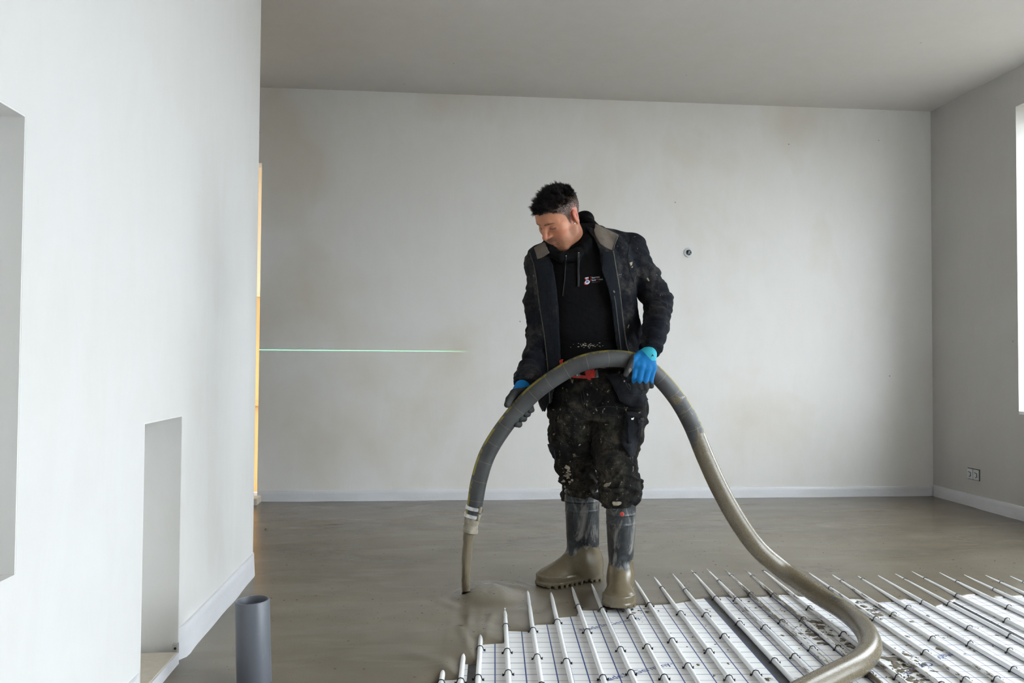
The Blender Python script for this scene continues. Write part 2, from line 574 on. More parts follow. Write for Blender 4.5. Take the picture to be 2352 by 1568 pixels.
def print_on(sheet, body, pa, pb, z=0.0006, flip=False, name='printed_text', mat='ink', ratio=1.0):
    """flat print whose baseline runs from pa to pb on the foil"""
    pa, pb = (pb, pa) if flip else (pa, pb)
    tm = text_mesh(name, body, 1.0, M[mat], None)
    w = max(v.co.x for v in tm.data.vertices)
    L = float(np.linalg.norm(pb[:2] - pa[:2])); s = L / w
    tm.matrix_basis = Matrix.Translation((pa[0], pa[1], z)) @ Matrix.Rotation(math.atan2(pb[1] - pa[1], pb[0] - pa[0]), 4, 'Z') @ Matrix.Diagonal((s, s * ratio, s, 1))
    tm.parent = sheet
    tm.matrix_parent_inverse = Matrix.LocRotScale(sheet.location, sheet.rotation_euler, None).inverted()
    return tm


print_on(sheets[1], '-Made.In Germany-', onz(1331, 1451, 0), onz(1478, 1420, 0))
print_on(sheets[1], '-Made.In Germany-', onz(1375, 1569, 0), onz(1549, 1526, 0))
print_on(sheets[2], '-Made.In Germany-', onz(2068, 1546, 0), onz(2178, 1496, 0), flip=True)
print_on(sheets[2], '-Made.In Germany-', onz(1975, 1412, 0), onz(2030, 1392, 0), flip=True)

# heating pipes: x at y=3 and the depth where each one dives under the screed
PIPES = {0: 0.045, 1: 0.108, 2: 0.160, 3: 0.254, 4: 0.358, 5: 0.455, 6: 0.555, 7: 0.651, 8: 0.754, 9: 0.853, 10: 0.956, 11: 1.056, 12: 1.158,
         13: 1.239, 14: 1.327, 15: 1.425, 16: 1.507, 160: 1.612, 17: 1.711, 18: 1.812, 19: 1.922, 20: 2.021, 21: 2.120, 22: 2.225,
         23: 2.345, 24: 2.440, 25: 2.541, 26: 2.650, 27: 2.752, 28: 2.85}
PR = 0.0085


def pipe_mat(name, mud):
    t = NT(name)
    v = t.coord((1, 1, 1), 'Object')
    c = t.mix(t.noise(v, 20, 2), (0.80, 0.805, 0.81), (0.86, 0.86, 0.855))
    m = t.noise(t.coord((60, 9, 60)), 1.0, 5, 0.7)
    c = t.mix(t.ramp(m, [(mud, 0), (mud + 0.03, 1)]), c, (0.20, 0.17, 0.125))
    return t.set(col=c, rough=0.28, spec=0.5, sss=0.0)


M['pipe'] = pipe_mat('white_pipe', 0.72)
M['pipe_dirty'] = pipe_mat('white_pipe_spattered', 0.585)
M['pipe_muddy'] = pipe_mat('white_pipe_muddy', 0.49)

KNOWN = {0: 'leftmost short white pipe end at the toe of the screed',
         1: 'white pipe end left of the narrow dark joint at the screed toe'}
clip_px = [(1006, 1560), (1057, 1556), (1100, 1482), (1102, 1548), (1158, 1431), (1165, 1488), (1175, 1537), (1226, 1440), (1233, 1501), (1277, 1421),
           (1303, 1511), (1327, 1387), (1347, 1443), (1390, 1548), (1378, 1394), (1424, 1484), (1449, 1537), (1443, 1410), (1488, 1478), (1540, 1547),
           (1484, 1383), (1547, 1464), (1593, 1521), (1512, 1346), (1560, 1402), (1626, 1488), (1570, 1351), (1619, 1406), (1663, 1454), (1741, 1538),
           (1592, 1314), (1642, 1368), (1698, 1425), (1781, 1510), (1642, 1331), (1683, 1371), (1750, 1434), (1816, 1500), (1680, 1319), (1719, 1359),
           (1791, 1422), (1858, 1483), (1717, 1320), (1766, 1361), (1841, 1416), (1919, 1481), (1742, 1309), (1856, 1390), (1936, 1450), (1901, 1346),
           (2001, 1415), (2072, 1547), (1932, 1331), (2051, 1405), (1976, 1327), (2085, 1389), (2112, 1377), (2083, 1327), (2177, 1381), (2213, 1362),
           (2201, 1332), (2290, 1349), (2307, 1334), (2317, 1388), (2330, 1418), (2216, 1436), (2219, 1472), (2140, 1460), (2321, 1454), (2128, 1491),
           (2280, 1552), (2174, 1564), (2137, 1325), (2348, 1334)]
clips_of = {k: [] for k in PIPES}
for u, v in clip_px:
    w = onz(u, v, 0.021)
    x3 = w[0] - SLOPE * (w[1] - 3.0)
    k = min(PIPES, key=lambda q: abs(PIPES[q] - x3))
    clips_of[k].append(float(w[1]))
for k in clips_of:                 # the rows go on towards the camera below the frame
    ys = sorted(clips_of[k])
    y = (ys[0] if ys else 2.9) - 0.24
    while y > 1.3:
        clips_of[k].append(y); y -= 0.23 + 0.05 * ((k * 7) % 3) / 3

cm = MB()
arch = [(-0.0165, 0, 0.0024), (-0.0135, 0, 0.004), (-0.0108, 0, 0.0125), (-0.0072, 0, 0.0190), (0, 0, 0.0212), (0.0072, 0, 0.0190), (0.0108, 0, 0.0125), (0.0135, 0, 0.004), (0.0165, 0, 0.0024)]
cm.tube(arch, 0.0017, 6)
for s in (-1, 1):                  # barbed feet
    cm.add([(s * 0.0120, -0.002, 0.007), (s * 0.0195, -0.002, 0.0095), (s * 0.0185, -0.002, 0.0055), (s * 0.0200, -0.002, 0.002), (s * 0.0140, -0.002, 0.0015),
            (s * 0.0120, 0.002, 0.007), (s * 0.0195, 0.002, 0.0095), (s * 0.0185, 0.002, 0.0055), (s * 0.0200, 0.002, 0.002), (s * 0.0140, 0.002, 0.0015)],
           [(0, 1, 2, 3, 4), (9, 8, 7, 6, 5), (0, 5, 6, 1), (1, 6, 7, 2), (2, 7, 8, 3), (3, 8, 9, 4), (4, 9, 5, 0)])
clip_me = None
order = sorted(PIPES, key=lambda k: PIPES[k])
ordn = ['first', 'second', 'third', 'fourth', 'fifth', 'sixth', 'seventh', 'eighth', 'ninth', 'tenth', 'eleventh', 'twelfth']


def pipe_label(k):
    if k in KNOWN: return KNOWN[k]
    i = order.index(k)
    if 2 <= k <= 11:
        return '%s white heating pipe right of the narrow left joint' % ordn[k - 2]
    j = i - order.index(12)
    if k == 12: return 'white heating pipe running along the right edge of the broad dark joint'
    if j <= 9: return '%s white heating pipe to the right of the broad dark joint' % ordn[j]
    if k == 21: return 'white heating pipe along the left edge of the narrow right joint'
    j = i - order.index(21)
    return '%s white heating pipe to the right of the narrow right joint' % ordn[j - 1]


pipes = {}
for k in order:
    x3 = PIPES[k]
    yend = {0: 2.70, 1: 2.86, 2: 3.0}.get(k, 4.3)
    ya = 1.2
    p = empty('heating_pipe', (xline(x3, ya), ya, 0.0)); p.rotation_euler = (0, 0, ANG)
    L = (yend - ya) / math.cos(ANG)
    mb = MB(); n = 16
    ph = k * 1.7
    pts = [(0.0022 * math.sin(2.1 * (L * i / n) + ph), L * i / n, PR + 0.0008) for i in range(n + 1)]
    mb.tube(pts, PR, 14)
    m = M['pipe_muddy'] if k in (14, 15) else (M['pipe_dirty'] if k in (13, 16, 17, 18, 160) else M['pipe'])
    mb.build('tube', m, p, True)
    tag(p, pipe_label(k), 'pipe', 'white heating pipes across the foil')
    for y in clips_of[k]:
        if y > yend - 0.02: continue
        if clip_me is None:
            c = cm.build('clip', M['clip'], p); clip_me = c.data
        else:
            c = link(bpy.data.objects.new('clip', clip_me), p)
        yl = (y - ya) / math.cos(ANG)
        c.location = (0.0022 * math.sin(2.1 * yl + ph), yl, 0.0)
        c.rotation_euler = (0, 0, ((k * 13 + int(y * 50)) % 9 - 4) * 0.03)
    pipes[k] = p

# ---- the wet screed: one height field that runs out over the foil
edge_px = [(2440, 1372), (2352, 1369), (2340, 1370), (2312, 1371), (2285, 1371), (2245, 1365), (2225, 1366), (2207, 1372), (2185, 1381), (2172, 1387), (2148, 1394),
           (2132, 1386), (2085, 1375), (2070, 1378), (2045, 1381), (2018, 1382), (2000, 1378), (1980, 1374), (1947, 1374), (1920, 1370), (1908, 1372),
           (1850, 1369), (1800, 1364), (1765, 1366), (1758, 1368), (1725, 1370), (1715, 1371), (1680, 1372), (1668, 1368), (1640, 1370), (1635, 1370),
           (1596, 1375), (1585, 1378), (1555, 1384), (1545, 1385), (1495, 1388), (1465, 1388), (1440, 1392), (1400, 1399), (1365, 1400), (1330, 1400), (1325, 1413), (1280, 1417),
           (1268, 1432), (1230, 1433), (1215, 1449), (1165, 1447), (1157, 1475), (1107, 1478), (1095, 1519), (1077, 1523), (1063, 1523), (1054, 1558), (1010, 1561), (1000, 1569), (985, 1590), (960, 1640)]
edge = np.array([onz(u, v, 0.003)[:2] for u, v in edge_px])
edge = np.vstack([[XR + 0.2, edge[0, 1]], edge, [edge[-1, 0] - 0.1, 1.2], [edge[-1, 0] - 0.2, -3.0]])
poly = np.vstack([edge, [-6, -3.0], [-6, 9], [XR + 0.2, 9]])


def seg_dist(px, py, line):
    d = np.full(px.shape, 1e9)
    for a, b in zip(line[:-1], line[1:]):
        ab = b - a; q = ab @ ab + 1e-12
        t = np.clip(((px - a[0]) * ab[0] + (py - a[1]) * ab[1]) / q, 0, 1)
        d = np.minimum(d, np.hypot(px - a[0] - t * ab[0], py - a[1] - t * ab[1]))
    return d


def inside(px, py, pg):
    r = np.zeros(px.shape, bool)
    for a, b in zip(pg, np.roll(pg, -1, 0)):
        c = ((a[1] > py) != (b[1] > py)) & (px < (b[0] - a[0]) * (py - a[1]) / (b[1] - a[1] + 1e-15) + a[0])
        r ^= c
    return r


xs = np.concatenate([np.arange(XL, -0.9, 0.05), np.arange(-0.9, 2.9, 0.0085), np.arange(2.9, XR + 0.01, 0.03)])
ysg = np.concatenate([np.arange(0.6, 2.4, 0.03), np.arange(2.4, 3.75, 0.0085), np.arange(3.75, YB, 0.03), [YB]])
GX, GY = np.meshgrid(xs, ysg)
dist = seg_dist(GX, GY, edge)
ins = inside(GX, GY, poly)
sdist = np.where(ins, dist, -dist)


def swirl(x, y):
    r = np.random.default_rng(5); h = 0
    for i in range(26):
        a = r.normal(0, 0.45); k = r.uniform(4, 34); p = r.uniform(0, 6.28)
        h = h + np.sin(k * (x * math.sin(a) + y * math.cos(a)) + p + 1.3 * np.sin(r.uniform(1, 5) * x + r.uniform(0, 6)) + 1.1 * np.sin(r.uniform(1, 4) * y + p)) / k ** 0.9
    return h


H = np.where(sdist > 0, 0.0042 + 0.040 * (1 - np.exp(-sdist / 0.85)) - 0.0040 * np.exp(-sdist / 0.006), 0.0)
H = H + np.clip(sdist, 0, 0.4) / 0.4 * swirl(GX, GY) * 0.0026
# left of the outermost pipe the pour is thick: it stands like a bank over the foil
bank = np.exp(-((GX - 0.02) / 0.30) ** 2) * np.exp(-((GY - 2.75) / 0.55) ** 2)
H += np.clip(sdist / 0.05, 0, 1) * bank * 0.012
jet = onz(1072, 1358, 0.055)
mnd = onz(1122, 1352, 0.05)
dome = np.exp(-(((GX - mnd[0]) / 0.098) ** 2 + ((GY - mnd[1]) / 0.145) ** 2) ** 2)
H += 0.034 * dome + dome * 0.0008 * rng.normal(0, 1, GX.shape)
H += 0.010 * np.exp(-(((GX - jet[0] - 0.01) / 0.06) ** 2 + ((GY - jet[1]) / 0.07) ** 2))
rj = np.hypot((GX - mnd[0]) * 0.9, GY - mnd[1])
H += 0.0022 * np.sin(rj * 70) * np.exp(-((rj - 0.16) / 0.09) ** 2)
for pl, amp, wid in (([(1131, 1403), (1121, 1425), (1118, 1442), (1108, 1472)], 0.005, 0.016), ([(1054, 1434), (1066, 1455), (1080, 1480), (1090, 1500)], 0.005, 0.016),
                     ([(1300, 1366), (1262, 1376), (1235, 1390)], -0.004, 0.03), ([(960, 1500), (1010, 1510), (1050, 1530)], 0.004, 0.03), ([(850, 1420), (960, 1400), (1060, 1375)], 0.003, 0.05),
                     ([(900, 1460), (1000, 1425), (1060, 1405)], -0.003, 0.05), ([(1190, 1330), (1260, 1350), (1300, 1375)], 0.003, 0.02)):
    L = np.array([onz(u, v, 0.03)[:2] for u, v in pl])
    H += amp * np.exp(-(seg_dist(GX, GY, L) / wid) ** 2)
for k in order:                    # a soft swelling where a pipe lies just below the surface
    H += np.clip(sdist / 0.1, 0, 1) * 0.0013 * np.exp(-((GX - xline(PIPES[k], GY)) / 0.012) ** 2) * np.exp(-np.clip(sdist - 0.25, 0, 9) / 0.15)
H = np.where(sdist > 0, np.maximum(H, 0.0004), sdist * 0.9)
H = np.maximum(H, -0.02)
# a clearing round the standing soles is not cut: the boots simply press into the soft screed
V = np.column_stack([GX.ravel(), GY.ravel(), H.ravel()])
ny, nx = GX.shape
ii = (np.arange(ny - 1)[:, None] * nx + np.arange(nx - 1)[None, :])
keepq = (np.maximum.reduce([sdist[:-1, :-1], sdist[1:, :-1], sdist[:-1, 1:], sdist[1:, 1:]]) > -0.004).ravel()
F = np.stack([ii, ii + 1, ii + nx + 1, ii + nx], -1).reshape(-1, 4)[keepq]
used = np.zeros(len(V), bool); used[F.ravel()] = True
remap = np.cumsum(used) - 1


def screed_mat():
    t = NT('wet_screed')
    w = t.noise(t.coord((0.8, 1.6, 1)), 1.3, 4, 0.5, 0.7)
    f = t.noise(t.coord((1, 3.4, 1)), 2.2, 4, 0.55, 0.7)
    c = t.mix(t.ramp(w, [(0.32, 0), (0.7, 1)]), (0.132, 0.109, 0.076), (0.188, 0.159, 0.118))
    c = t.mix(t.math('MULTIPLY', t.ramp(f, [(0.52, 0), (0.70, 1)]), 0.32), c, (0.235, 0.205, 0.160))
    for sc_, lo_, th in ((17.0, 0.46, 0.095), (34.0, 0.50, 0.11)):
        vv = t.n('ShaderNodeTexVoronoi', i_Vector=t.coord(), i_Scale=sc_)
        sel = t.math('GREATER_THAN', t.noise(t.coord(), 1.5 * sc_ / 17, 3), lo_)
        sp = t.math('MULTIPLY', t.ramp(vv.outputs['Distance'], [(th * 0.6, 1), (th, 0)]), sel)
        c = t.mix(t.math('MULTIPLY', sp, 0.75), c, (0.055, 0.047, 0.036))
    gr = t.noise(t.coord(), 260, 2)
    c = t.mix(t.math('MULTIPLY', t.ramp(gr, [(0.45, 0), (0.7, 1)]), 0.25), c, (0.10, 0.085, 0.06))
    hh = t.math('ADD', t.noise(t.coord((1, 2.2, 1)), 3.5, 3, 0.5, 0.25), t.math('MULTIPLY', gr, 0.05))
    t.bump(hh, 0.20, 0.010)
    r = t.ramp(t.noise(t.coord((1, 2.0, 1)), 2.0, 3, 0.5, 0.3), [(0.3, 0.24), (0.75, 0.33)])
    return t.set(col=c, rough=0.26, spec=0.5)


M['screed'] = screed_mat()
fl = mesh_obj('floor', V[used], remap[F], M['screed'], None, True)
tag(fl, kind='structure')


def zscreed(x, y):
    i = int(np.argmin(np.abs(xs - x))); j = int(np.argmin(np.abs(ysg - y)))
    return float(H[j, i])


# splashes of screed on the foil
sp = MB(); r = np.random.default_rng(11)


def blob(cx, cy, rx, ry, z=0.0022, ang=0.0):
    n = 11; ph = r.uniform(0, 6, 3)
    ring = []
    for i in range(n):
        a = 2 * math.pi * i / n
        q = 1 + 0.35 * math.sin(2 * a + ph[0]) + 0.25 * math.sin(3 * a + ph[1]) + 0.2 * math.sin(5 * a + ph[2])
        dx, dy = rx * q * math.cos(a), ry * q * math.sin(a)
        ring.append((cx + dx * math.cos(ang) - dy * math.sin(ang), cy + dx * math.sin(ang) + dy * math.cos(ang)))
    top = [(cx + (x - cx) * 0.75, cy + (y - cy) * 0.75, z) for x, y in ring]
    sp.add([(x, y, 0.0003) for x, y in ring] + top, [tuple(range(n, 2 * n))] + [(i, (i + 1) % n, n + (i + 1) % n, n + i) for i in range(n)])


big = [(1872, 1428, 16, 5), (1885, 1440, 12, 5), (1865, 1458, 14, 4), (1880, 1468, 10, 4), (1890, 1478, 12, 4), (1855, 1450, 6, 3), (1960, 1487, 14, 5), (1948, 1478, 10, 4), (1935, 1470, 9, 4), (2010, 1412, 16, 5), (1996, 1402, 13, 4), (1985, 1393, 9, 3), (1972, 1383, 8, 3), (2022, 1422, 6, 2),
       (2045, 1513, 18, 9), (2060, 1527, 16, 8), (2075, 1540, 14, 6), (2095, 1560, 16, 7), (2110, 1566, 13, 6), (2088, 1518, 5, 2), (2074, 1515, 8, 3), (2100, 1541, 9, 4),
       (2117, 1553, 10, 3), (2126, 1561, 8, 3), (1970, 1546, 9, 3), (1990, 1552, 8, 3), (1640, 1552, 3, 2), (1765, 1560, 8, 5), (2130, 1415, 8, 2), (2093, 1428, 12, 2),
       (1560, 1502, 3, 1), (1490, 1388, 5, 2), (1455, 1408, 5, 1), (1690, 1386, 4, 1), (1720, 1382, 3, 1), (1905, 1458, 5, 2), (1913, 1460, 3, 2), (1820, 1445, 5, 2), (1836, 1455, 6, 2), (1846, 1466, 5, 2)]
for u, v, a, b in big:
    w = onz(u, v, 0.0)
    blob(w[0], w[1], a * w[1] / 1850, b * w[1] ** 2 / 1850 * 0.8, 0.003, r.uniform(-0.2, 0.2))
for c, s, n in (((1872, 1450), (36, 26), 60), ((2080, 1535), (45, 28), 110), ((2000, 1405), (35, 18), 40), ((1600, 1450), (150, 60), 22), ((1470, 1400), (40, 10), 16), ((2200, 1450), (120, 50), 40), ((1700, 1400), (100, 25), 24)):
    for _ in range(n):
        u, v = c[0] + r.normal(0, s[0] * 0.6), c[1] + r.normal(0, s[1] * 0.6)
        w = onz(u, v, 0.0)
        if inside(np.array([w[0]]), np.array([w[1]]), poly)[0]: continue
        q = abs(r.normal(0, 0.0028)) + 0.0010
        blob(w[0], w[1], q, q * r.uniform(1, 2.4), 0.002, r.uniform(0, 3))
tag(sp.build('screed_splash', M['screed'], None, True), 'brown drops and smears of screed spilled on the white foil', 'splashes', kind='stuff')
pb = MB()
w = onz(612, 1216, ZS)
pb.lathe([(0.0, 0.012), (0.006, 0.011), (0.010, 0.006), (0.012, -0.004)], (w[0], w[1], zscreed(w[0], w[1])), (0, 0, 1), 9)
tag(pb.build('mortar_lump', M['screed'], None, True), 'small dark lump in the screed beside the partition end', 'lump')

# grey standpipe by the partition
gp = NT('grey_pvc')
gn = gp.noise(gp.coord((1, 1, 0.35)), 9, 5, 0.65, 0.6)
cc = gp.mix(gp.ramp(gn, [(0.55, 0), (0.75, 0.55)]), (0.115, 0.122, 0.140), (0.25, 0.25, 0.26))
cc = gp.mix(gp.ramp(gp.noise(gp.coord(), 30, 3, 0.6), [(0.74, 0), (0.77, 0.9)]), cc, (0.62, 0.61, 0.58))
M['pvc'] = gp.set(col=cc, rough=0.42, spec=0.45)
base = onz(585, 1551, ZS)
yb_ = base[1]
ztop = at(575, 1377, yb_)[2]
rad = 36.5 * math.hypot(yb_, base[0]) / 1850 * 1.0
sp_ = empty('standpipe', (base[0], base[1], 0.0))
mb = MB()
hh = float(ztop)
mb.lathe([(rad * 0.93, -0.01), (rad, 0.0), (rad, hh - 0.003), (rad - 0.0015, hh), (rad - 0.005, hh), (rad - 0.006, hh - 0.003), (rad - 0.006, 0.0), (0, 0.0)], (0, 0, 0), (0, 0, 1), 48)
o = mb.build('pipe_wall', M['pvc'], sp_, True)
mod = o.modifiers.new('edge', 'EDGE_SPLIT'); mod.split_angle = 0.9
sp_.rotation_euler = (0.0, math.radians(-2.2), 0)
tag(sp_, 'open grey plastic drain pipe standing upright in the screed by the partition', 'pipe')

# round flush box in the back wall with its wire ends
M['box_white'] = plain('box_plastic', (0.62, 0.63, 0.64), 0.4)
M['dark_hole'] = plain('box_inside', (0.05, 0.052, 0.055), 0.6)
M['copper'] = plain('wire_grey', (0.5, 0.5, 0.5), 0.4, 0.5)
c = at(1581.5, 580, YB)
wb_ = empty('wall_box', tuple(c))
q = YB / 1850 * 1.03
mb = MB(); mb.lathe([(6.5 * q, 0.004), (11.2 * q, 0.005), (11.4 * q, 0.002), (11.0 * q, 0.0)], (0, 0, 0), (0, -1, 0), 28); mb.build('rim', M['box_white'], wb_, True)
mb = MB(); mb.lathe([(6.6 * q, 0.004), (6.4 * q, 0.001), (0, 0.001)], (0, 0, 0), (0, -1, 0), 24); mb.build('box_cup', M['dark_hole'], wb_)
for k, (a, l) in enumerate(((2.4, 7), (0.7, 5), (-0.7, 6), (-2.0, 5), (1.5, 4))):
    mb = MB(); mb.tube([(0, -0.002, 0), (math.cos(a) * l * q * 0.5, -0.010, math.sin(a) * l * q * 0.5), (math.cos(a) * l * q, -0.004, math.sin(a) * l * q)], 0.0026, 6)
    mb.build('wire_end', M['black'] if k == 0 else M['copper'], wb_, True)
tag(wb_, 'round flush electrical box with wire ends in the back wall', 'socket box')

# double socket box low on the right wall
c = onx(2236.5, 1089, XR)
sb = empty('socket_box', tuple(c))
w0 = onx(2223, 1089, XR); w1 = onx(2251, 1089, XR)
wd = abs(w0[1] - w1[1]); ht = 26 * c[1] / 1850 * 1.12
for s in (-1, 1):
    mb = MB(); mb.box((-0.008, s * wd / 4 - wd / 4 + 0.004, -ht / 2 + 0.006), (0.0, s * wd / 4 + wd / 4 - 0.004, ht / 2 - 0.006))
    cv = mb.build('cover', M['box_white'], sb, bevel=0.003)
    mb = MB(); mb.tube([(-0.009, s * wd / 4 + 0.012, 0.014), (-0.0095, s * wd / 4 - 0.012, 0.010), (-0.0095, s * wd / 4 - 0.014, -0.012), (-0.009, s * wd / 4 + 0.004, -0.02)], 0.0022, 6)
    mb.build('cable_mark', M['dark_hole'], cv, True)
mb = MB()
mb.box((-0.003, -wd / 2 - 0.003, -ht / 2 + 0.003), (0.0, wd / 2 - 0.002, ht / 2 - 0.001)); mb.build('plaster_cutout', M['dark_hole'], sb, bevel=0.004)
tag(sb, 'double socket box without plates low on the right wall', 'socket box')

# ---------------------------------------------------------------- hose, nozzle and the falling screed
def catmull(P, n):
    P = np.asarray(P, float)
    Q = np.vstack([2 * P[0] - P[1], P, 2 * P[-1] - P[-2]])
    # arc-length spaced
    out = []
    m = 40
    for i in range(1, len(Q) - 2):
        p0, p1, p2, p3 = Q[i - 1:i + 3]
        for t in np.linspace(0, 1, m, endpoint=False):
            out.append(0.5 * ((2 * p1) + (-p0 + p2) * t + (2 * p0 - 5 * p1 + 4 * p2 - p3) * t * t + (-p0 + 3 * p1 - 3 * p2 + p3) * t ** 3))
    out.append(P[-1]); out = np.array(out)
    s = np.concatenate([[0], np.cumsum(np.linalg.norm(np.diff(out[:, :3], axis=0), axis=1))])
    q = np.linspace(0, s[-1], n)
    return np.stack([np.interp(q, s, out[:, k]) for k in range(out.shape[1])], 1), q


hose_px = [  # u, v, depth y, radius
    (1084, 1190, 3.33, 0.0300), (1090, 1163, 3.33, 0.0325), (1101, 1100, 3.32, 0.0340), (1123, 1036, 3.305, 0.0345), (1168, 967, 3.28, 0.0345),
    (1228, 901, 3.25, 0.0345), (1302, 850, 3.215, 0.0345), (1355, 829, 3.20, 0.0345), (1414, 823, 3.20, 0.0345), (1465, 832, 3.21, 0.0345), (1508, 861, 3.23, 0.0345),
    (1553, 913, 3.25, 0.0350), (1588, 973, 3.265, 0.0362), (1620, 1050, 3.28, 0.0370), (1655, 1125, 3.29, 0.0378), (1697, 1199, 3.30, 0.0382), (1742, 1260, 3.31, 0.0388),
    (1803, 1312, 3.30, 0.0388), (1870, 1360, 3.00, 0.038), (1938, 1402, 2.87, 0.038), (1981, 1440, 2.77, 0.038), (1999, 1482, 2.67, 0.038), (1975, 1520, 2.58, 0.038),
    (1902, 1560, 2.47, 0.038), (1800, 1612, 2.36, 0.038), (1640, 1690, 2.22, 0.038), (1500, 1790, 2.05, 0.038), (1400, 1900, 1.9, 0.038)]
ctrl = []
for u, v, y, r_ in hose_px:
    p = at(u, v, y)
    ctrl.append([*p, r_])
ctrl = np.array(ctrl)
ZF = 0.0185 + 0.0375
for i in range(len(ctrl)):         # where it lies, it lies on the pipes
    if i >= 18:
        u, v = hose_px[i][:2]
        zz = ZF if i > 19 else {18: 0.085, 19: 0.060}[i]
        p = onz(u, v, zz); ctrl[i, :3] = p
HP, HS = catmull(ctrl, 420)
NSEG = 40


def hose_mesh():
    n = len(HP); T = np.gradient(HP[:, :3], axis=0); T /= np.linalg.norm(T, axis=1)[:, None]
    a = np.cross(T[0], [0, 1, 0]); a /= np.linalg.norm(a)
    V = []; A = []
    for i in range(n):
        a = a - T[i] * (a @ T[i]); a /= np.linalg.norm(a)
        b = np.cross(T[i], a)
        w = 2 * np.pi * np.arange(NSEG) / NSEG
        rr = HP[i, 3] * (1 + 0.006 * np.sin(w * 3 + HS[i] * 9))
        V.append(HP[i, :3] + rr[:, None] * (np.cos(w)[:, None] * a + np.sin(w)[:, None] * b))
        o_ = np.cross(T[i], [0, 1, 0]); o_ /= np.linalg.norm(o_) + 1e-9
        f_ = np.cross(o_, T[i]); f_ = f_ if f_[1] < 0 else -f_
        dv = np.cos(w)[:, None] * a + np.sin(w)[:, None] * b
        A.append(np.column_stack([np.full(NSEG, HS[i]), np.arctan2(dv @ f_, dv @ o_), np.zeros(NSEG)]))
    V = np.concatenate(V); A = np.concatenate(A)
    i = np.arange(n - 1)[:, None] * NSEG; k = np.arange(NSEG)[None, :]; k2 = (k + 1) % NSEG
    F = np.stack([i + k, i + k2, i + NSEG + k2, i + NSEG + k], -1).reshape(-1, 4)
    return V, F, A, T


HV, HF, HA, HT = hose_mesh()


def hose_mat():
    t = NT('rubber_hose')
    at_ = t.attr('along')          # r: metres from the nozzle, g: angle round the hose
    sx = t.n('ShaderNodeSeparateXYZ', i_Vector=at_.outputs['Vector'])
    s, w = sx.outputs[0], sx.outputs[1]
    v = t.coord()
    rub = t.mix(t.ramp(t.noise(v, 9, 5, 0.6), [(0.3, 0), (0.7, 1)]), (0.028, 0.028, 0.028), (0.068, 0.068, 0.068))
    # wrap marks every few centimetres
    fr = t.math('FRACT', t.math('ADD', t.math('DIVIDE', s, 0.085), t.math('MULTIPLY', t.noise(v, 3, 2), 0.25)))
    ring = t.math('LESS_THAN', fr, 0.022)
    rub = t.mix(t.math('MULTIPLY', ring, 0.55), rub, (0.20, 0.19, 0.12))
    # worn yellow stripe
    st = t.math('ABSOLUTE', t.math('SUBTRACT', w, 0.42))
    wear = t.noise(t.coord((1, 1, 1)), 24, 5, 0.75)
    ys = t.math('MULTIPLY', t.math('LESS_THAN', st, 0.24), t.ramp(wear, [(0.44, 0), (0.52, 1)]))
    rub = t.mix(t.math('MULTIPLY', ys, 0.8), rub, (0.30, 0.24, 0.01))
    sc_ = t.noise(t.coord((1, 1, 1)), 45, 4, 0.7)
    rub = t.mix(t.ramp(sc_, [(0.68, 0), (0.74, 0.5)]), rub, (0.33, 0.29, 0.24))
    # screed coat sets in past the second hand and is complete on the floor
    mudn = t.noise(t.coord((1, 1, 1)), 11, 6, 0.7, 0.8)
    edge_ = t.n('ShaderNodeMapRange', i_Value=s, i_1=0.98, i_2=1.75, i_3=0.10, i_4=0.78, clamp=True).outputs[0]
    mud = t.math('LESS_THAN', mudn, edge_)
    patch = t.math('GREATER_THAN', t.noise(t.coord((1, 1, 1)), 16, 4, 0.6), 0.66)
    mud = t.math('MULTIPLY', mud, t.math('SUBTRACT', 1.0, t.math('MULTIPLY', patch, t.math('GREATER_THAN', w, 1.2))))
    sa_, sb_ = [float(HS[int(np.argmin(((HP[:, :3] - ctrl[k_, :3]) ** 2).sum(1)))]) for k_ in (18, 21)]
    scr = t.math('MULTIPLY', t.math('MULTIPLY', t.math('GREATER_THAN', s, sa_ + 0.10), t.math('LESS_THAN', s, sb_)), t.math('MULTIPLY', t.math('GREATER_THAN', w, 0.55), t.math('LESS_THAN', w, 1.15)))
    scr = t.math('MULTIPLY', scr, t.math('GREATER_THAN', t.noise(v, 20, 3, 0.5), 0.5))
    mud = t.math('MULTIPLY', mud, t.math('SUBTRACT', 1.0, scr))
    n2 = t.noise(v, 30, 5, 0.6)
    mc = t.mix(n2, (0.108, 0.085, 0.051), (0.155, 0.127, 0.083))
    c = t.mix(mud, rub, mc)
    g = t.noise(t.coord((1, 1, 1)), 330, 2)
    t.bump(t.math('ADD', t.math('MULTIPLY', t.math('MULTIPLY', g, mud), 0.5), t.math('MULTIPLY', mud, 0.4)), 0.35, 0.003)
    ro = t.mix(mud, (0.55,) * 3, t.mix(t.ramp(t.noise(t.coord(), 300, 3), [(0.4, 0), (0.65, 1)]), (0.17,) * 3, (0.34,) * 3))
    return t.set(col=c, rough=ro, spec=0.5)


M['hose'] = hose_mat()
hose = empty('concrete_hose', (float(HP[0, 0]), float(HP[0, 1]), 0.0))
tag(hose, 'thick rubber pump hose held by the worker, grey above and screed-coated on the floor', 'hose')
ho = mesh_obj('hose_tube', HV, HF, M['hose'], None, True)
a = ho.data.attributes.new('along', 'FLOAT_VECTOR', 'POINT'); a.data.foreach_set('vector', HA.astype(np.float32).ravel())
keep(ho, hose)
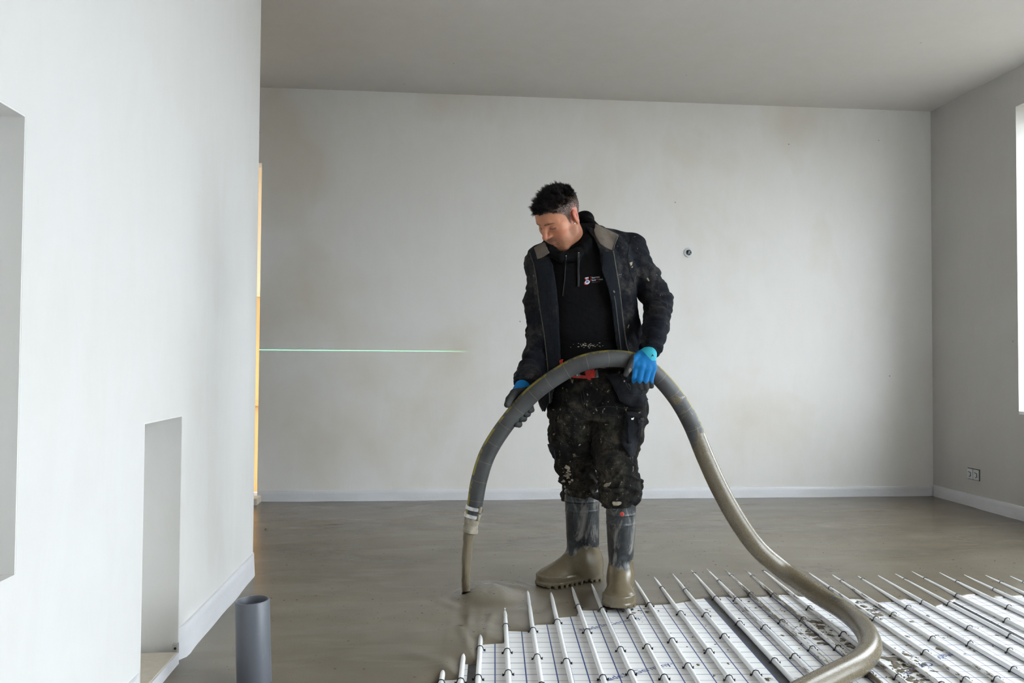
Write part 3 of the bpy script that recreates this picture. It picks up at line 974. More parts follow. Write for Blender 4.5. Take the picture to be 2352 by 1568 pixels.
# end fitting: two band clamps, a threaded sleeve and the lip
M['band'] = plain('band_steel', (0.62, 0.62, 0.62), 0.28, 0.95, 0.5, 0.25, 60)
M['sleeve'] = plain('crusted_sleeve', (0.27, 0.235, 0.18), 0.6, 0, 0.4, 0.3, 35)
pe, td = HP[0, :3], -HT[0]
b0 = at(1090.5, 1162, 3.33); axis = at(1080, 1217, 3.335) - b0; axis /= np.linalg.norm(axis)
for h0 in (0.000, 0.032):
    mb = MB(); mb.lathe([(0.0335, h0), (0.0365, h0), (0.0365, h0 + 0.014), (0.0335, h0 + 0.014)], b0, axis, 40)
    bo = keep(mb.build('band_clamp', M['band'], None, True), hose)
    bo.modifiers.new('edge', 'EDGE_SPLIT').split_angle = 0.7
    sd_ = np.cross(axis, [0, 1, 0]); sd_ /= np.linalg.norm(sd_)
    qd = b0 + axis * (h0 + 0.007) + sd_ * 0.022 - np.array([0, 1, 0]) * 0.030
    mb = MB(); mb.lathe([(0.0, -0.013), (0.006, -0.013), (0.0075, -0.010), (0.0075, 0.010), (0.006, 0.013), (0, 0.013)], qd, axis, 10)
    keep(mb.build('clamp_screw', M['sleeve'], None, True), hose)
mb = MB()
mb.lathe([(0.020, 0.030), (0.0315, 0.040), (0.0325, 0.048), (0.0318, 0.060), (0.030, 0.070), (0.0285, 0.075), (0.0285, 0.079), (0.030, 0.082), (0.0300, 0.090), (0.0325, 0.097), (0.0338, 0.100),
          (0.0338, 0.1075), (0.0310, 0.1095), (0.0255, 0.1095), (0.0240, 0.105), (0.0230, 0.06)], b0, axis, 40)
o = keep(mb.build('nozzle_sleeve', M['sleeve'], None, True), hose)
o.modifiers.new('edge', 'EDGE_SPLIT').split_angle = 0.6
# stream
tip = b0 + axis * 0.100
foot = onz(1071, 1360, 0.046)
t_ = np.linspace(0, 1, 34)
mid = at(1074, 1262, (tip[1] + foot[1]) / 2)
ctrl2 = np.array([[*(b0 + axis * 0.085), 0.0235], [*tip, 0.0240], [*at(1076, 1235, tip[1] + 0.004), 0.0225], [*at(1072, 1280, tip[1] + 0.01), 0.0192], [*at(1070.5, 1320, tip[1] + 0.012), 0.0172], [*at(1070, 1352, foot[1]), 0.0178], [*foot, 0.021]])
SP_, SS_ = catmull(ctrl2, 46)
mb = MB()
pts = SP_[:, :3].copy()
mb.tube(pts, list(SP_[:, 3] * (1 + 0.05 * np.sin(SS_ * 60) + 0.03 * np.sin(SS_ * 141 + 1))), 20)
t = NT('pouring_screed')
M['stream'] = t.set(col=t.mix(t.noise(t.coord((20, 20, 2)), 4, 5), (0.150, 0.120, 0.075), (0.195, 0.162, 0.110)), rough=0.38, spec=0.45)
t.bump(t.noise(t.coord((30, 30, 3)), 3, 4), 0.5, 0.006)
st = mb.build('screed_stream', M['stream'], None, True)
tag(st, 'brown stream of wet screed pouring from the hose nozzle onto the floor', 'stream')

# ---------------------------------------------------------------- the worker: signed-distance modelling
def smin(a, b, k):
    h = np.clip(0.5 + 0.5 * (b - a) / k, 0, 1)
    return b * (1 - h) + a * h - k * h * (1 - h)


def smax(a, b, k):
    return -smin(-a, -b, k)


def cap(p, a, b, r1, r2):
    a, b = np.asarray(a, float), np.asarray(b, float)
    ab = b - a; pa = p - a
    t = np.clip(pa @ ab / (ab @ ab + 1e-12), 0, 1)
    return np.linalg.norm(pa - t[:, None] * ab, axis=1) - (r1 + (r2 - r1) * t)


def chain(p, pts, rs, k=0.0):
    d = None
    for i in range(len(pts) - 1):
        e = cap(p, pts[i], pts[i + 1], rs[i], rs[i + 1])
        d = e if d is None else (np.minimum(d, e) if k == 0 else smin(d, e, k))
    return d


def ell(p, c, R, rot=None):
    q = p - np.asarray(c, float)
    if rot is not None: q = q @ rot            # columns of rot are the axes
    R = np.asarray(R, float)
    k0 = np.linalg.norm(q / R, axis=1); k1 = np.linalg.norm(q / (R * R), axis=1) + 1e-9
    return k0 * (k0 - 1) / k1


def rbox(p, c, h, r, rot=None):
    q = p - np.asarray(c, float)
    if rot is not None: q = q @ rot
    q = np.abs(q) - (np.asarray(h, float) - r)
    return np.linalg.norm(np.maximum(q, 0), axis=1) + np.minimum(q.max(1), 0) - r


def rotm(yaw=0, pitch=0, roll=0):
    return np.array(Matrix.Rotation(yaw, 3, 'Z') @ Matrix.Rotation(pitch, 3, 'X') @ Matrix.Rotation(roll, 3, 'Y'))


class Loft:
    """upright body of elliptical sections; stations are (v, u_left, u_right, depth y, half depth b)"""
    def __init__(s, st, e=2.2):
        rows = []
        for v, l, r, y, b in st:
            a, c = at(l, v, y), at(r, v, y)
            rows.append([(a[2] + c[2]) / 2, (a[0] + c[0]) / 2, (a[1] + c[1]) / 2, (c[0] - a[0]) / 2, b])
        rows = np.array(sorted(rows))
        z = np.linspace(rows[0, 0], rows[-1, 0], 160)
        R = np.stack([np.interp(z, rows[:, 0], rows[:, k]) for k in range(5)], 1)
        ker = np.hanning(11); ker /= ker.sum()
        for k in range(1, 5):
            R[:, k] = np.convolve(np.pad(R[:, k], 5, 'edge'), ker, 'valid')
        s.R, s.e = R, e

    def __call__(s, p, grow=0.0, capped=True):
        R = s.R; z = p[:, 2]
        cx, cy, a, b = (np.interp(z, R[:, 0], R[:, k]) for k in (1, 2, 3, 4))
        a = a + grow; b = b + grow
        x, y = np.abs(p[:, 0] - cx), np.abs(p[:, 1] - cy)
        k = ((x / a) ** s.e + (y / b) ** s.e) ** (1 / s.e)
        rr = np.hypot(x, y)
        d = np.where(k > 0.35, rr * (1 - 1 / np.maximum(k, 0.3)), -np.minimum(a, b) * 0.6)
        d = d * 0.85
        if capped:
            d = np.maximum(d, np.maximum(R[0, 0] - z, z - R[-1, 0]))
        return d


def waves(p, seed, scale, n=5, aniso=(1, 1, 1)):
    r = np.random.default_rng(seed)
    q = p * np.asarray(aniso, float) * scale
    q = q + 0.7 * np.sin(q[:, [1, 2, 0]] * 0.9 + r.uniform(0, 6, 3)) + 0.4 * np.sin(q[:, [2, 0, 1]] * 2.1 + r.uniform(0, 6, 3))
    d = np.zeros(len(p))
    for i in range(n):
        k = r.normal(0, 1, 3); k /= np.linalg.norm(k)
        d += np.sin(q @ k * r.uniform(0.7, 1.6) + r.uniform(0, 6))
    return d / n


def ridges(p, seed, scale, n=3, aniso=(1, 1, 1)):
    return 1 - 2 * np.abs(np.clip(waves(p, seed, scale, n, aniso) * 1.6, -1, 1))


def surface_nets(fn, lo, hi, h, B=8):
    lo, hi = np.asarray(lo, float), np.asarray(hi, float)
    nb = np.ceil((hi - lo) / (h * B)).astype(int)
    n = nb * B
    bi = np.stack(np.meshgrid(*[np.arange(k) for k in nb], indexing='ij'), -1).reshape(-1, 3)
    d = fn(lo + (bi * B + (B - 1) / 2) * h)
    act = np.abs(d) < B * h * 0.87 * 1.35 + 2 * h + 0.006
    vol = np.repeat(np.repeat(np.repeat(np.where(d < 0, -1.0, 1.0).reshape(nb).astype(np.float32), B, 0), B, 1), B, 2)
    off = np.stack(np.meshgrid(*[np.arange(B)] * 3, indexing='ij'), -1).reshape(-1, 3)
    for s0 in range(0, act.sum(), 2500):
        b = bi[act][s0:s0 + 2500]
        g = (b[:, None, :] * B + off[None]).reshape(-1, 3)
        vol[g[:, 0], g[:, 1], g[:, 2]] = fn(lo + g * h)
    ins_ = vol < 0
    cnt = np.zeros(n - 1, np.int8)
    for a in (0, 1):
        for b in (0, 1):
            for c in (0, 1):
                cnt += ins_[a:n[0] - 1 + a, b:n[1] - 1 + b, c:n[2] - 1 + c]
    cell = np.argwhere((cnt > 0) & (cnt < 8))
    idx = np.full(n - 1, -1, np.int32); idx[tuple(cell.T)] = np.arange(len(cell))
    acc = np.zeros((len(cell), 3)); num = np.zeros(len(cell))
    C = [(a, b, c) for a in (0, 1) for b in (0, 1) for c in (0, 1)]
    val = {k: vol[cell[:, 0] + k[0], cell[:, 1] + k[1], cell[:, 2] + k[2]].astype(float) for k in C}
    for k in C:
        for ax in range(3):
            if k[ax]: continue
            k2 = tuple(1 if i == ax else k[i] for i in range(3))
            v0, v1 = val[k], val[k2]
            m = (v0 < 0) != (v1 < 0)
            t = np.where(m, v0 / np.where(np.abs(v0 - v1) < 1e-12, 1, v0 - v1), 0)
            q = np.tile(np.array(k, float), (len(cell), 1)); q[:, ax] += t
            acc[m] += q[m]; num[m] += 1
    verts = lo + (cell + acc / num[:, None]) * h
    faces = []
    for ax in range(3):
        b, c = (ax + 1) % 3, (ax + 2) % 3
        s0 = [slice(None)] * 3; s1 = [slice(None)] * 3
        s0[ax], s1[ax] = slice(0, n[ax] - 1), slice(1, n[ax])
        A0, A1 = ins_[tuple(s0)], ins_[tuple(s1)]
        e = np.argwhere(A0 != A1)
        ok = (e[:, b] > 0) & (e[:, c] > 0) & (e[:, b] < n[b] - 1) & (e[:, c] < n[c] - 1)
        e = e[ok]
        fl_ = A0[tuple(e.T)]

        def ci(db, dc):
            q = e.copy(); q[:, b] += db; q[:, c] += dc
            return idx[tuple(q.T)]
        f = np.stack([ci(-1, -1), ci(0, -1), ci(0, 0), ci(-1, 0)], 1)
        f[~fl_] = f[~fl_][:, ::-1]
        faces.append(f)
    F_ = np.concatenate(faces)
    F_ = F_[(F_ >= 0).all(1)]
    return verts, F_


def project(P_):
    c = (P_ - CAM) @ AX.T
    return 1176 + FOC * c[:, 0] / c[:, 2], 784 - FOC * c[:, 1] / c[:, 2]


def march(us, vs_, fn, off=0.0, t0=2.4, t1=4.4):
    """where the sight line of a pixel meets the surface fn = off"""
    D = np.stack([raydir(u, v) for u, v in zip(us, vs_)]); D /= np.linalg.norm(D, axis=1)[:, None]
    t = np.full(len(D), t0); hit = np.zeros(len(D), bool)
    for _ in range(140):
        d = fn(CAM + D * t[:, None]) - off
        hit |= d < 0.0004
        t = np.where(hit, t, t + np.clip(d * 0.6, 0.0004, 0.06))
    hit &= t < t1
    return CAM + D * t[:, None], hit, D


def px_line(pl, step=2.5):
    pl = np.asarray(pl, float); s = np.concatenate([[0], np.cumsum(np.linalg.norm(np.diff(pl, axis=0), axis=1))])
    q = np.linspace(0, s[-1], max(3, int(s[-1] / step)))
    return np.stack([np.interp(q, s, pl[:, k]) for k in range(2)], 1)


def drape_cord(name, pl, fn, r, mat, parent, off=0.0, n=8):
    L = px_line(pl)
    P_, hit, _ = march(L[:, 0], L[:, 1], fn, off)
    P_ = P_[hit]
    if len(P_) < 3: return None
    k = np.ones(5) / 5
    P_ = np.stack([np.convolve(np.pad(P_[:, i], 2, 'edge'), k, 'valid') for i in range(3)], 1)
    mb = MB(); mb.tube(P_, r, n)
    return keep(mb.build(name, mat, None, True), parent)


def tri_grid(poly_, step):
    """triangulated interior of a pixel polygon"""
    poly_ = np.asarray(poly_, float)
    bm = bmesh.new()
    P2 = []
    for a, b in zip(poly_, np.roll(poly_, -1, 0)):
        m = max(1, int(np.linalg.norm(b - a) / step))
        for i in range(m): P2.append(a + (b - a) * i / m)
    P2 = np.array(P2)
    from mathutils.geometry import delaunay_2d_cdt
    lo, hi = P2.min(0), P2.max(0)
    gx, gy = np.meshgrid(np.arange(lo[0] + step / 2, hi[0], step), np.arange(lo[1] + step / 2, hi[1], step))
    g = np.stack([gx.ravel(), gy.ravel()], 1)
    m = inside(g[:, 0], g[:, 1], P2)
    closed = np.vstack([P2, P2[:1]])
    m &= seg_dist(g[:, 0], g[:, 1], closed) > step * 0.35
    g = g[m]
    n = len(P2)
    vs2, es2, fs2, *_ = delaunay_2d_cdt([Vector(p) for p in np.vstack([P2, g])], [(i, (i + 1) % n) for i in range(n)], [], 1, 1e-4)
    bm.free()
    return np.array([tuple(v) for v in vs2]), [tuple(f) for f in fs2]


def drape(name, poly_, fn, off, thick, mat, parent, step=3.0, puff=0.0, fall=None):
    """a cloth piece lying on the surface fn inside a pixel outline, with real thickness"""
    g, fs_ = tri_grid(poly_, step)
    P_, hit, D = march(g[:, 0], g[:, 1], fn, off)
    if hit.sum() < 3: return None
    dep = np.linalg.norm(P_ - CAM, axis=1)
    if (~hit).any():               # beyond the silhouette the piece hangs at its neighbours' depth
        hi = np.where(hit)[0]
        for i in np.where(~hit)[0]:
            j = hi[np.argsort(((g[hi] - g[i]) ** 2).sum(1))[:4]]
            dep[i] = dep[j].mean()
    if puff:
        closed = np.vstack([poly_, poly_[:1]])
        e = seg_dist(g[:, 0], g[:, 1], np.asarray(closed, float))
        dep = dep - puff * np.clip(e / 12, 0, 1)
    # even out the depth over the piece
    nbr = [[] for _ in g]
    for f in fs_:
        for a in range(3): nbr[f[a]].append(f[(a + 1) % 3]); nbr[f[(a + 1) % 3]].append(f[a])
    for _ in range(2):
        dep = np.array([0.5 * dep[i] + 0.5 * np.mean([dep[j] for j in nbr[i]]) if nbr[i] else dep[i] for i in range(len(dep))])
    P_ = CAM + D * dep[:, None]
    o = mesh_obj(name, P_, [tuple(reversed(f)) for f in fs_] if fs_ else fs_, mat, None, True)
    m = o.modifiers.new('thick', 'SOLIDIFY'); m.thickness = thick; m.offset = -1.0
    return keep(o, parent)


# ---------------------------------------------------------------- cloth materials
def cloth(name, base, dust, lo=0.55, hi=0.75, amt=0.6, scale=7, spots=0.70, spot_col=(0.30, 0.27, 0.22), rough=0.85, sheen=0.0, stretch=(1, 1, 0.6)):
    t = NT(name)
    v = t.coord()
    d = t.noise(t.coord(stretch), scale, 6, 0.65, 0.6)
    fine = t.noise(t.coord((1, 1, 1)), scale * 5, 5, 0.7, 0.4)
    m = t.math('MULTIPLY', t.ramp(d, [(lo, 0), (hi, 1)]), t.ramp(fine, [(0.38, 0.15), (0.62, 1)]))
    c = t.mix(t.math('MULTIPLY', m, amt), base, dust)
    s = t.noise(t.coord(stretch), scale * 6.5, 4, 0.65, 0.3)
    c = t.mix(t.ramp(s, [(spots, 0), (spots + 0.035, 0.75)]), c, spot_col)
    w = t.noise(v, 420, 2)
    f = t.noise(t.coord((1, 1, 1)), 38, 4, 0.6, 0.8)
    cr_ = t.noise(t.coord((1, 1, 1.6)), 17, 3, 0.5, 1.2)
    t.bump(t.math('ADD', t.math('MULTIPLY', w, 0.2), t.math('ADD', f, t.math('MULTIPLY', cr_, 1.6))), 0.6, 0.006)
    return t.set(col=c, rough=rough, spec=0.12)


M['hoodie'] = cloth('black_sweat_cloth', (0.0030, 0.0031, 0.0035), (0.013, 0.012, 0.011), 0.55, 0.8, 0.6, 5, 0.745, (0.10, 0.09, 0.075))
M['jacket'] = cloth('dark_softshell', (0.0055, 0.0068, 0.0105), (0.085, 0.077, 0.068), 0.46, 0.72, 0.8, 9, 0.665, (0.20, 0.18, 0.15))
M['panel'] = cloth('softshell_facing', (0.010, 0.012, 0.016), (0.035, 0.034, 0.034), 0.5, 0.75, 0.7, 10, 0.72, (0.20, 0.18, 0.15))
M['trousers'] = cloth('work_trouser_cloth', (0.0065, 0.0065, 0.0063), (0.095, 0.082, 0.060), 0.44, 0.70, 0.8, 9, 0.635, (0.26, 0.225, 0.165))
M['pocket'] = cloth('pocket_canvas', (0.014, 0.015, 0.018), (0.055, 0.055, 0.058), 0.45, 0.75, 0.7, 14, 0.72, (0.2, 0.19, 0.16))
M['lining'] = cloth('taupe_fleece', (0.150, 0.125, 0.103), (0.19, 0.165, 0.14), 0.4, 0.7, 0.8, 12, 0.78, (0.3, 0.27, 0.22))
M['piping'] = plain('piping', (0.075, 0.072, 0.055), 0.6, 0, 0.3, 0.3, 60)
M['buckle0'] = plain('zip_metal', (0.2, 0.19, 0.18), 0.4, 0.6)
M['cord'] = plain('hood_cord', (0.010, 0.011, 0.012), 0.7)
M['eyelet'] = plain('metal_eyelet', (0.6, 0.6, 0.6), 0.25, 1.0)
M['red_strap'] = plain('red_strap', (0.42, 0.012, 0.008), 0.4, 0, 0.5, 0.35, 60)
M['crust'] = plain('dried_screed', (0.33, 0.285, 0.215), 0.9, 0, 0.2, 0.25, 80)

person = empty('person', tuple(onz(1400, 1372, 0.0)))
tag(person, 'man in open black work jacket and muddy rubber boots looking down while holding the hose', 'person')

# ---------------------------------------------------------------- garments
J = Loft([(520, 1290, 1395, 3.44, 0.08), (545, 1252, 1436, 3.44, 0.105), (575, 1226, 1458, 3.43, 0.125), (620, 1222, 1463, 3.425, 0.138), (690, 1226, 1462, 3.43, 0.142), (740, 1230, 1470, 3.435, 0.142),
          (790, 1236, 1486, 3.44, 0.145), (830, 1240, 1505, 3.44, 0.148), (870, 1240, 1526, 3.445, 0.148), (910, 1240, 1520, 3.45, 0.142), (955, 1244, 1500, 3.45, 0.130)], 2.3)
HD = Loft([(520, 1296, 1385, 3.44, 0.07), (545, 1262, 1425, 3.44, 0.085), (575, 1240, 1445, 3.43, 0.102), (620, 1236, 1448, 3.425, 0.113), (690, 1240, 1448, 3.43, 0.118), (740, 1244, 1452, 3.435, 0.120),
           (782, 1248, 1458, 3.44, 0.122), (792, 1246, 1462, 3.44, 0.128), (826, 1248, 1466, 3.44, 0.131), (842, 1252, 1464, 3.445, 0.124)], 2.3)
SH_R = [at(1268, 592, 3.44), at(1240, 606, 3.43), at(1237, 690, 3.445), at(1239, 765, 3.45), at(1229, 825, 3.40), at(1211, 874, 3.325)]
SR_R = [0.058, 0.060, 0.060, 0.054, 0.056, 0.054]
SH_L = [at(1390, 556, 3.45), at(1446, 577, 3.43), at(1480, 638, 3.41), at(1512, 697, 3.375), at(1510, 750, 3.29), at(1497, 799, 3.215)]
SR_L = [0.060, 0.070, 0.067, 0.063, 0.054, 0.044]
zq = lambda v, y=3.31: at(1350, v, y)[2]
OPL = np.array([(zq(v), at(u, v, 3.31)[0]) for v, u in ((520, 1290), (545, 1262), (565, 1262), (590, 1264), (610, 1269), (650, 1276), (700, 1281), (790, 1286), (832, 1288), (870, 1281), (930, 1267), (960, 1257))][::-1])
OPR = np.array([(zq(v), at(u, v, 3.31)[0]) for v, u in ((520, 1352), (545, 1366), (575, 1375), (617, 1378), (662, 1394), (703, 1403), (787, 1414), (830, 1421), (875, 1440), (960, 1470))][::-1])


def elbow_folds(p, c, r, seed, axis, amp, n=60):
    w = np.exp(-(np.linalg.norm(p - c, axis=1) / r) ** 2)
    q = p @ axis
    s = q * n + 2.2 * np.sin(p @ np.array([17.0, 9.0, 5.0]) + seed) + 1.2 * np.sin(p @ np.array([-11.0, 23.0, 8.0]) + 2 * seed)
    return amp * w * (np.abs(np.sin(s)) - 0.5)


def jacket_sleeves(p):
    a = chain(p, SH_R, SR_R, 0.012); b = chain(p, SH_L, SR_L, 0.012)
    axr = (SH_R[4] - SH_R[2]); axr /= np.linalg.norm(axr)
    a = a + 0.0055 * ridges(p, 3, 21, 2, (1, 1, 1.3)) + 0.003 * ridges(p, 13, 40, 2, (1, 1, 1.6)) + elbow_folds(p, SH_R[3], 0.11, 1.0, axr, 0.005, 48)
    a = a + elbow_folds(p, SH_R[5], 0.08, 5.0, axr, 0.004, 62)
    axl = (SH_L[4] - SH_L[1]); axl /= np.linalg.norm(axl)
    b = b + 0.0050 * ridges(p, 4, 20, 2, (1, 1, 1.2)) + 0.0028 * ridges(p, 14, 42, 2, (1, 1, 1.5)) + elbow_folds(p, SH_L[3] + np.array([-0.02, 0, 0.02]), 0.12, 2.0, axl, 0.013, 56)
    b = b + elbow_folds(p, SH_L[2], 0.07, 4.0, axl, 0.006, 60)
    # cuff ends
    for S, k in ((SH_R, 0), (SH_L, 1)):
        ax = S[5] - S[4]; ax /= np.linalg.norm(ax)
        e = (p - S[5]) @ ax - (0.020 if k == 0 else 0.036)
        if k == 0: a = smax(a, e, 0.006)
        else: b = smax(b, e, 0.006)
    return np.minimum(a, b)


def jacket_solid(p):
    d = J(p, 0.0, False)
    d = np.maximum(d, p[:, 2] - zq(528, 3.44))
    d = smin(d, cap(p, at(1345, 548, 3.46), at(1448, 572, 3.43), 0.060, 0.062), 0.04)
    d = smin(d, cap(p, at(1300, 572, 3.46), at(1240, 597, 3.43), 0.052, 0.052), 0.04)
    # hanging folds of the open fronts
    d = d + 0.0075 * waves(p, 8, 19, 3, (1.6, 0.8, 0.30)) + 0.0050 * ridges(p, 9, 17, 2, (1.3, 1, 0.5)) + 0.002 * ridges(p, 10, 45, 2)
    return d


def jacket_fn(p):
    s = jacket_solid(p)
    sh = np.maximum(s, -(s + 0.011))
    z = p[:, 2]
    xl, xr = np.interp(z, OPL[:, 0], OPL[:, 1]), np.interp(z, OPR[:, 0], OPR[:, 1])
    front = p[:, 1] - 3.44
    cut = np.maximum(np.maximum(xl - p[:, 0], p[:, 0] - xr), front)       # negative inside the opening
    sh = smax(sh, -cut, 0.006)
    # neck hole
    nk = ell(p, at(1322, 535, 3.44), (0.088, 0.085, 0.10))
    sh = np.maximum(sh, -nk)
    # hem: the right front hangs lower and ends in a point
    zl = np.interp(p[:, 0], [at(1238, 905, 3.35)[0], at(1246, 930, 3.35)[0], at(1257, 952, 3.35)[0], at(1268, 934, 3.35)[0], at(1290, 905, 3.35)[0], at(1330, 866, 3.35)[0], at(1490, 866, 3.35)[0], at(1534, 852, 3.35)[0]],
                   [zq(908, 3.35), zq(932, 3.35), zq(952, 3.35), zq(936, 3.35), zq(905, 3.35), zq(866, 3.35), zq(868, 3.35), zq(850, 3.35)])
    sh = smax(sh, zl - z, 0.006)
    sl = jacket_sleeves(p)
    sl = np.maximum(sl, -(J(p, -0.03, False) + 0.0))                     # hollow where the torso is
    return smin(sh, sl, 0.016)


def build(name, fn, lo, hi, h, mat, parent=person, col=None):
    V_, F_ = surface_nets(fn, lo, hi, h)
    o = mesh_obj(name, V_, F_, mat, None, True)
    return (keep(o, parent) if parent is not None else o)


jk = build('jacket', jacket_fn, (at(1165, 700, 3.4)[0], 3.08, zq(965)), (at(1562, 700, 3.4)[0], 3.66, zq(500)), 0.0050, M['jacket'])
jk['label'] = 'dark navy work jacket worn open, dusty sleeves'

HOODP = [at(1345, 504, 3.53), at(1360, 527, 3.43), at(1350, 560, 3.35), at(1322, 584, 3.305), at(1290, 590, 3.30), at(1262, 575, 3.33), at(1262, 550, 3.42), at(1300, 512, 3.53)]
HOODR = [0.031, 0.030, 0.026, 0.022, 0.021, 0.024, 0.026, 0.034]


def hoodie_fn(p):
    d = HD(p)
    d = smin(d, cap(p, at(1345, 552, 3.45), at(1430, 575, 3.43), 0.045, 0.05), 0.03)
    d = smin(d, cap(p, at(1300, 575, 3.45), at(1255, 595, 3.43), 0.04, 0.045), 0.03)
    d = d + 0.0035 * waves(p, 21, 20, 3, (1, 1, 0.5)) + 0.0030 * ridges(p, 22, 17, 2)
    hood = chain(p, HOODP + [HOODP[0]], HOODR + [HOODR[0]], 0.015)
    hood = hood + 0.003 * ridges(p, 23, 32, 3)
    back = cap(p, at(1335, 515, 3.56), at(1350, 600, 3.57), 0.05, 0.06)
    hood = smin(hood, back, 0.03)
    d = smin(d, hood, 0.012)
    return np.maximum(d, -ell(p, at(1312, 545, 3.43), (0.058, 0.07, 0.11)))


hd = build('hoodie', hoodie_fn, (at(1225, 700, 3.4)[0], 3.22, zq(850)), (at(1478, 700, 3.4)[0], 3.68, zq(468)), 0.0048, M['hoodie'])
hd['label'] = 'black hooded sweatshirt under the jacket'

# trousers
PEL = Loft([(815, 1262, 1466, 3.46, 0.115), (860, 1262, 1476, 3.48, 0.125), (900, 1260, 1480, 3.49, 0.13), (935, 1260, 1480, 3.50, 0.13), (962, 1262, 1478, 3.50, 0.12)], 2.4)
LR = Loft([(900, 1262, 1368, 3.50, 0.105), (950, 1261, 1366, 3.51, 0.10), (1000, 1260, 1365, 3.53, 0.095), (1030, 1263, 1366, 3.55, 0.095), (1065, 1272, 1368, 3.58, 0.092), (1090, 1279, 1370, 3.61, 0.09), (1107, 1284, 1372, 3.63, 0.092), (1118, 1291, 1372, 3.65, 0.086),
           (1134, 1287, 1375, 3.675, 0.094), (1147, 1288, 1376, 3.69, 0.092), (1151, 1291, 1374, 3.69, 0.088)], 2.3)
LL = Loft([(900, 1354, 1480, 3.49, 0.11), (950, 1355, 1476, 3.48, 0.105), (1000, 1360, 1473, 3.455, 0.10), (1040, 1365, 1464, 3.44, 0.095), (1065, 1368, 1459, 3.43, 0.09), (1088, 1374, 1460, 3.42, 0.088), (1100, 1374, 1468, 3.42, 0.095), (1125, 1375, 1467, 3.42, 0.095),
           (1143, 1378, 1465, 3.42, 0.092), (1154, 1384, 1463, 3.42, 0.084), (1160, 1390, 1460, 3.42, 0.074)], 2.3)


def trousers_fn(p):
    z = p[:, 2]
    fold = 0.0065 * ridges(p, 31, 17, 2, (1, 1, 1.1)) + 0.0035 * ridges(p, 32, 34, 2, (1, 1, 1.4)) + 0.0015 * ridges(p, 33, 70, 2)
    zk = zq(1085, 3.5)
    crease = np.exp(-((z - zq(1100, 3.5)) / 0.085) ** 2)
    ph = 2.0 * np.sin(p[:, 0] * 19 + 1) + 1.2 * np.sin(p[:, 0] * 41 + p[:, 1] * 22)
    crease = crease * 0.0125 * (np.abs(np.sin(z * 62 + ph)) - 0.55)
    thigh = np.exp(-((z - zq(985, 3.5)) / 0.10) ** 2) * 0.006 * (np.abs(np.sin(z * 40 + 3.2 * np.sin(p[:, 0] * 9 + 2) + p[:, 0] * 14)) - 0.5)
    a = LR(p) + fold + crease + thigh
    b = LL(p) + fold + crease + thigh
    # knee pockets stand a little proud
    d = np.minimum(a, b)
    d = smin(d, PEL(p) + fold, 0.03)
    gap = cap(p, at(1362, 965, 3.4), at(1370, 1170, 3.45), 0.003, 0.012)
    gap2 = cap(p, at(1362, 965, 3.62), at(1370, 1170, 3.62), 0.003, 0.012)
    return d


tr_ = build('trousers', trousers_fn, (at(1240, 1000, 3.5)[0], 3.28, zq(1180, 3.5)), (at(1500, 1000, 3.5)[0], 3.82, zq(800, 3.5)), 0.0045, M['trousers'])
tr_['label'] = 'black work trousers spattered with screed'

# ---------------------------------------------------------------- rubber boots


